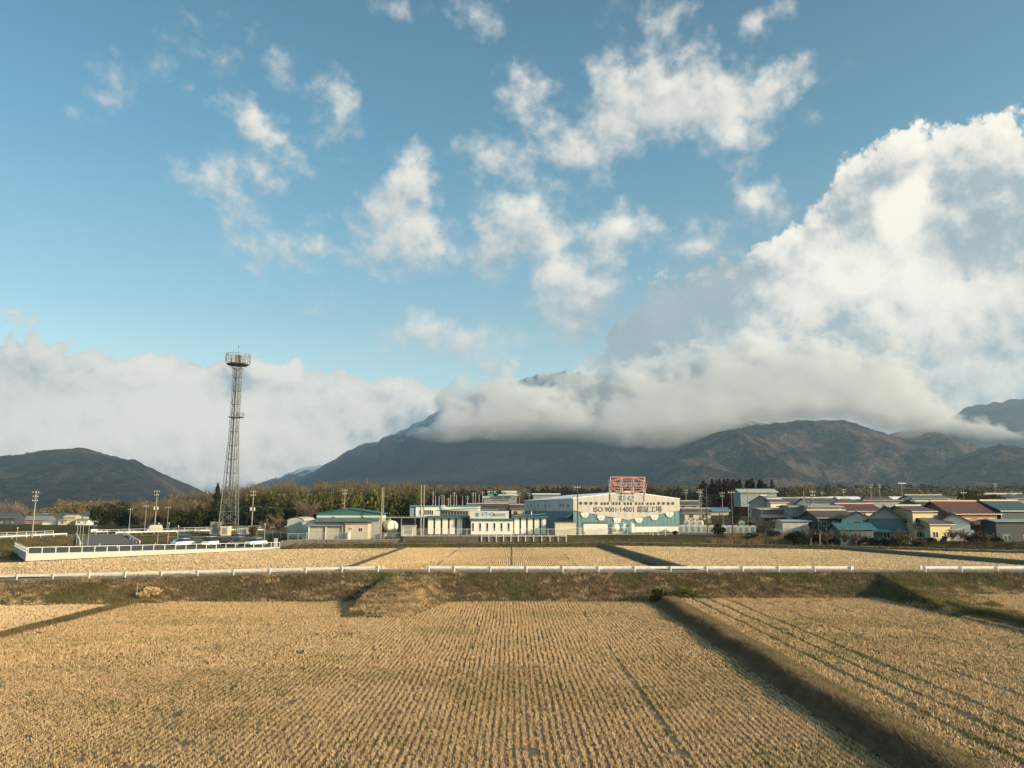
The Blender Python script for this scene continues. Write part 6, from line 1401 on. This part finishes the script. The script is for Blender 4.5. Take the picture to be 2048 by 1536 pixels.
# substation masts
ms = [(866,1002,983,'T'),(871,1004,992,''),(878,1004,992,''),(884,1003,989,'T'),(888,1003,991,''),(897,1004,996,'T'),(901,1004,990,''),(908,1003,984,'T'),(913,1003,990,''),(925,1003,992,''),(935,1004,991,'T'),(946,1003,984,'T'),(951,1003,986,''),(958,1004,988,''),(965,1004,982,'T')]
for i, (px, pyb, pyt, t) in enumerate(ms):
    a = at(px, pyb, 330); e = empty('transformer_mast', (a.x, a.y, a.z), 0, '%s slim mast from the left in the transformer yard behind the workshop' % ('first','second','third','fourth','fifth','sixth','seventh','eighth','ninth','tenth','eleventh','twelfth','thirteenth','fourteenth','fifteenth')[i], 'mast', 'masts of the transformer yard')
    h = (pyb-pyt)*330/FPX; MB().tube((0,0,-3), (0,0,h), .12, .08, 7).build('pole', M_STEEL, e)
    if t: MB().box(-.9,.9,-.08,.08,h-.7,h-.55).box(-.7,.7,-.08,.08,h-1.5,h-1.38).build('crossarm', M_STEEL, e)
# power lines
def wire(label, A, B, offs=(0,), sag=.6):
    e = MB()
    for o_ in offs:
        a = A+Vector((0,-.2,o_)); b = B+Vector((0,-.2,o_)); prev = a
        for i in range(1, 13):
            t = i/12; p = a.lerp(b, t)-Vector((0,0,4*sag*t*(1-t))); e.bar(prev, p, .05); prev = p
    tag(e.build('power_line', M_DARK), label, 'cable')
wire('cables from the far left pole leading out of the picture to the left', TOPS['p1']+Vector((-60,-5,1)), TOPS['p1'], (0,-.9), 1)
wire('cables between the far left pole and the twin transformer pole', TOPS['p1'], TOPS['p2'], (0,-.9,-3), 1)
wire('cables between the twin transformer pole and the pole right of the tower', TOPS['p2'], TOPS['p4'], (0,-.9), .8)
wire('low cable from the pole right of the tower to the pole behind the teal gable', TOPS['p4'], TOPS['p5'], (0,-3.5), .8)
wire('cable between the dark factory pole and the slim dark pole', TOPS['p10'], TOPS['p12'], (-.5,), .8)
wire('cable from the slim dark pole to the thick dark pole', TOPS['p12'], TOPS['p11'], (-3,-3.6), .4)
wire('cable from the thick dark pole to the pale pole at the gable house', TOPS['p11'], TOPS['p16'], (-3,), .4)
wire('cables over the village from the pale pole to the pole right of the leaning pole', TOPS['p16'], TOPS['p19'], (-1,), .5)
for a_, b_, lb in (('p13','p15','cables from the left paired pole to the pole beside the blue roofed shed'),('p15','p16','cable from the pole beside the blue roofed shed to the pale pole'),('p19','p23','cables from the pole right of the leaning pole towards the hipped roofs'),('p23','p21','cables between the back poles above the hipped roof and the long block'),
    ('p21','p22','short cables between the two poles behind the long block'),('p22','p24','long cables from behind the long block to the right edge'),('p28','p29','cables on the rise right of the office'),('p30','p31','cables on the rise towards the white roofed warehouse'),('p32','p14','cables from the factory roof corner to the paired poles'),('p17','p19','cables between the poles either side of the leaning pole'),('p3','p34','thin cables between the small poles at the evergreens')):
    wire(lb, TOPS[a_], TOPS[b_], (0,-.9), .7)
# hill pylons
def pylon(label, px, pyb, pyt, D):
    a = at(px, pyb, D); h = at(px, pyt, D).z-a.z; e = empty('pylon', (a.x, a.y, a.z-4), 0, label, 'pylon', 'far pylons on the hills'); mb = MB(); w_ = h*.11
    for sx_ in (-1, 1): mb.bar((sx_*w_,0,0), (sx_*w_*.15,0,h+4), .3)
    n = 7
    for i in range(n): z0, z1 = (h+4)*i/n, (h+4)*(i+1)/n; f = lambda z: w_*(1-.85*z/(h+4)); mb.bar((-f(z0),0,z0), (f(z1),0,z1), .16)
    mb.build('mast', M_STEEL, e); m2 = MB()
    for q in (.68, .82, .94): m2.bar((-h*.17,0,(h+4)*q), (h*.17,0,(h+4)*q), .25)
    m2.build('crossarm', M_STEEL, e)
pylon('far pylon on the right shoulder of the left hill, higher', 331, 948, 929, 2500); pylon('far pylon on the right shoulder of the left hill, lower', 351, 957, 942, 2600)
pylon('far pylon on the dark slope at the right', 1888, 935, 900, 3000); pylon('faint pylon before the pale far mountain', 503, 972, 959, 3200)
# garden props at the village edge
a = at(2014, 1090, 150); e = empty('green_frame_rack', (a.x, a.y, gz(a.x, a.y)), 0, 'green metal frame rack beside the path at the right edge', 'rack'); mb = MB()
for x in (-.85,.85):
    for y in (0,.8): mb.box(x-.05,x+.05,y-.05,y+.05,-.2,1.75)
mb.build('frame', R_TEAL, e)
for z in (.4,.8,1.2,1.7): MB().box(-.9,.9,-.05,.85,z,z+.06).build('shelf', R_TEAL, e)
a = at(1821, 1083, 152); e = empty('white_stone', (a.x, a.y, gz(a.x, a.y)), 0, 'upright white slab in the garden of the big gable house', 'slab'); MB().box(-.28,.28,0,.15,-.2,1.35).box(-.34,.34,-.06,.21,-.2,.12).build('slab', M_TRIM, e)
for i, (px, pyb, D, h, lb) in enumerate([(1306,1077,181,1.6,'thin white stake in the grass before the factory, left'),(1317,1076,181,2.0,'taller white stake in the grass before the factory, middle'),(1331,1076,180,1.7,'leaning white stake in the grass before the factory, right'),(1622,1085,156,1.5,'short pale stake beside the path, left'),(1640,1085,155,2.2,'tall pale stake beside the path, right')]):
    a = at(px, pyb, D); e = empty('stake', (a.x, a.y, gz(a.x, a.y)), 0, lb, 'stake'); MB().tube((0,0,-.3), (.05,0,h), .06, .05, 7).build('rod', M_WPAINT, e); MB().tube((.05,0,h), (.05,0,h+.05), .07, .04, 7).build('cap', M_TRIM, e)
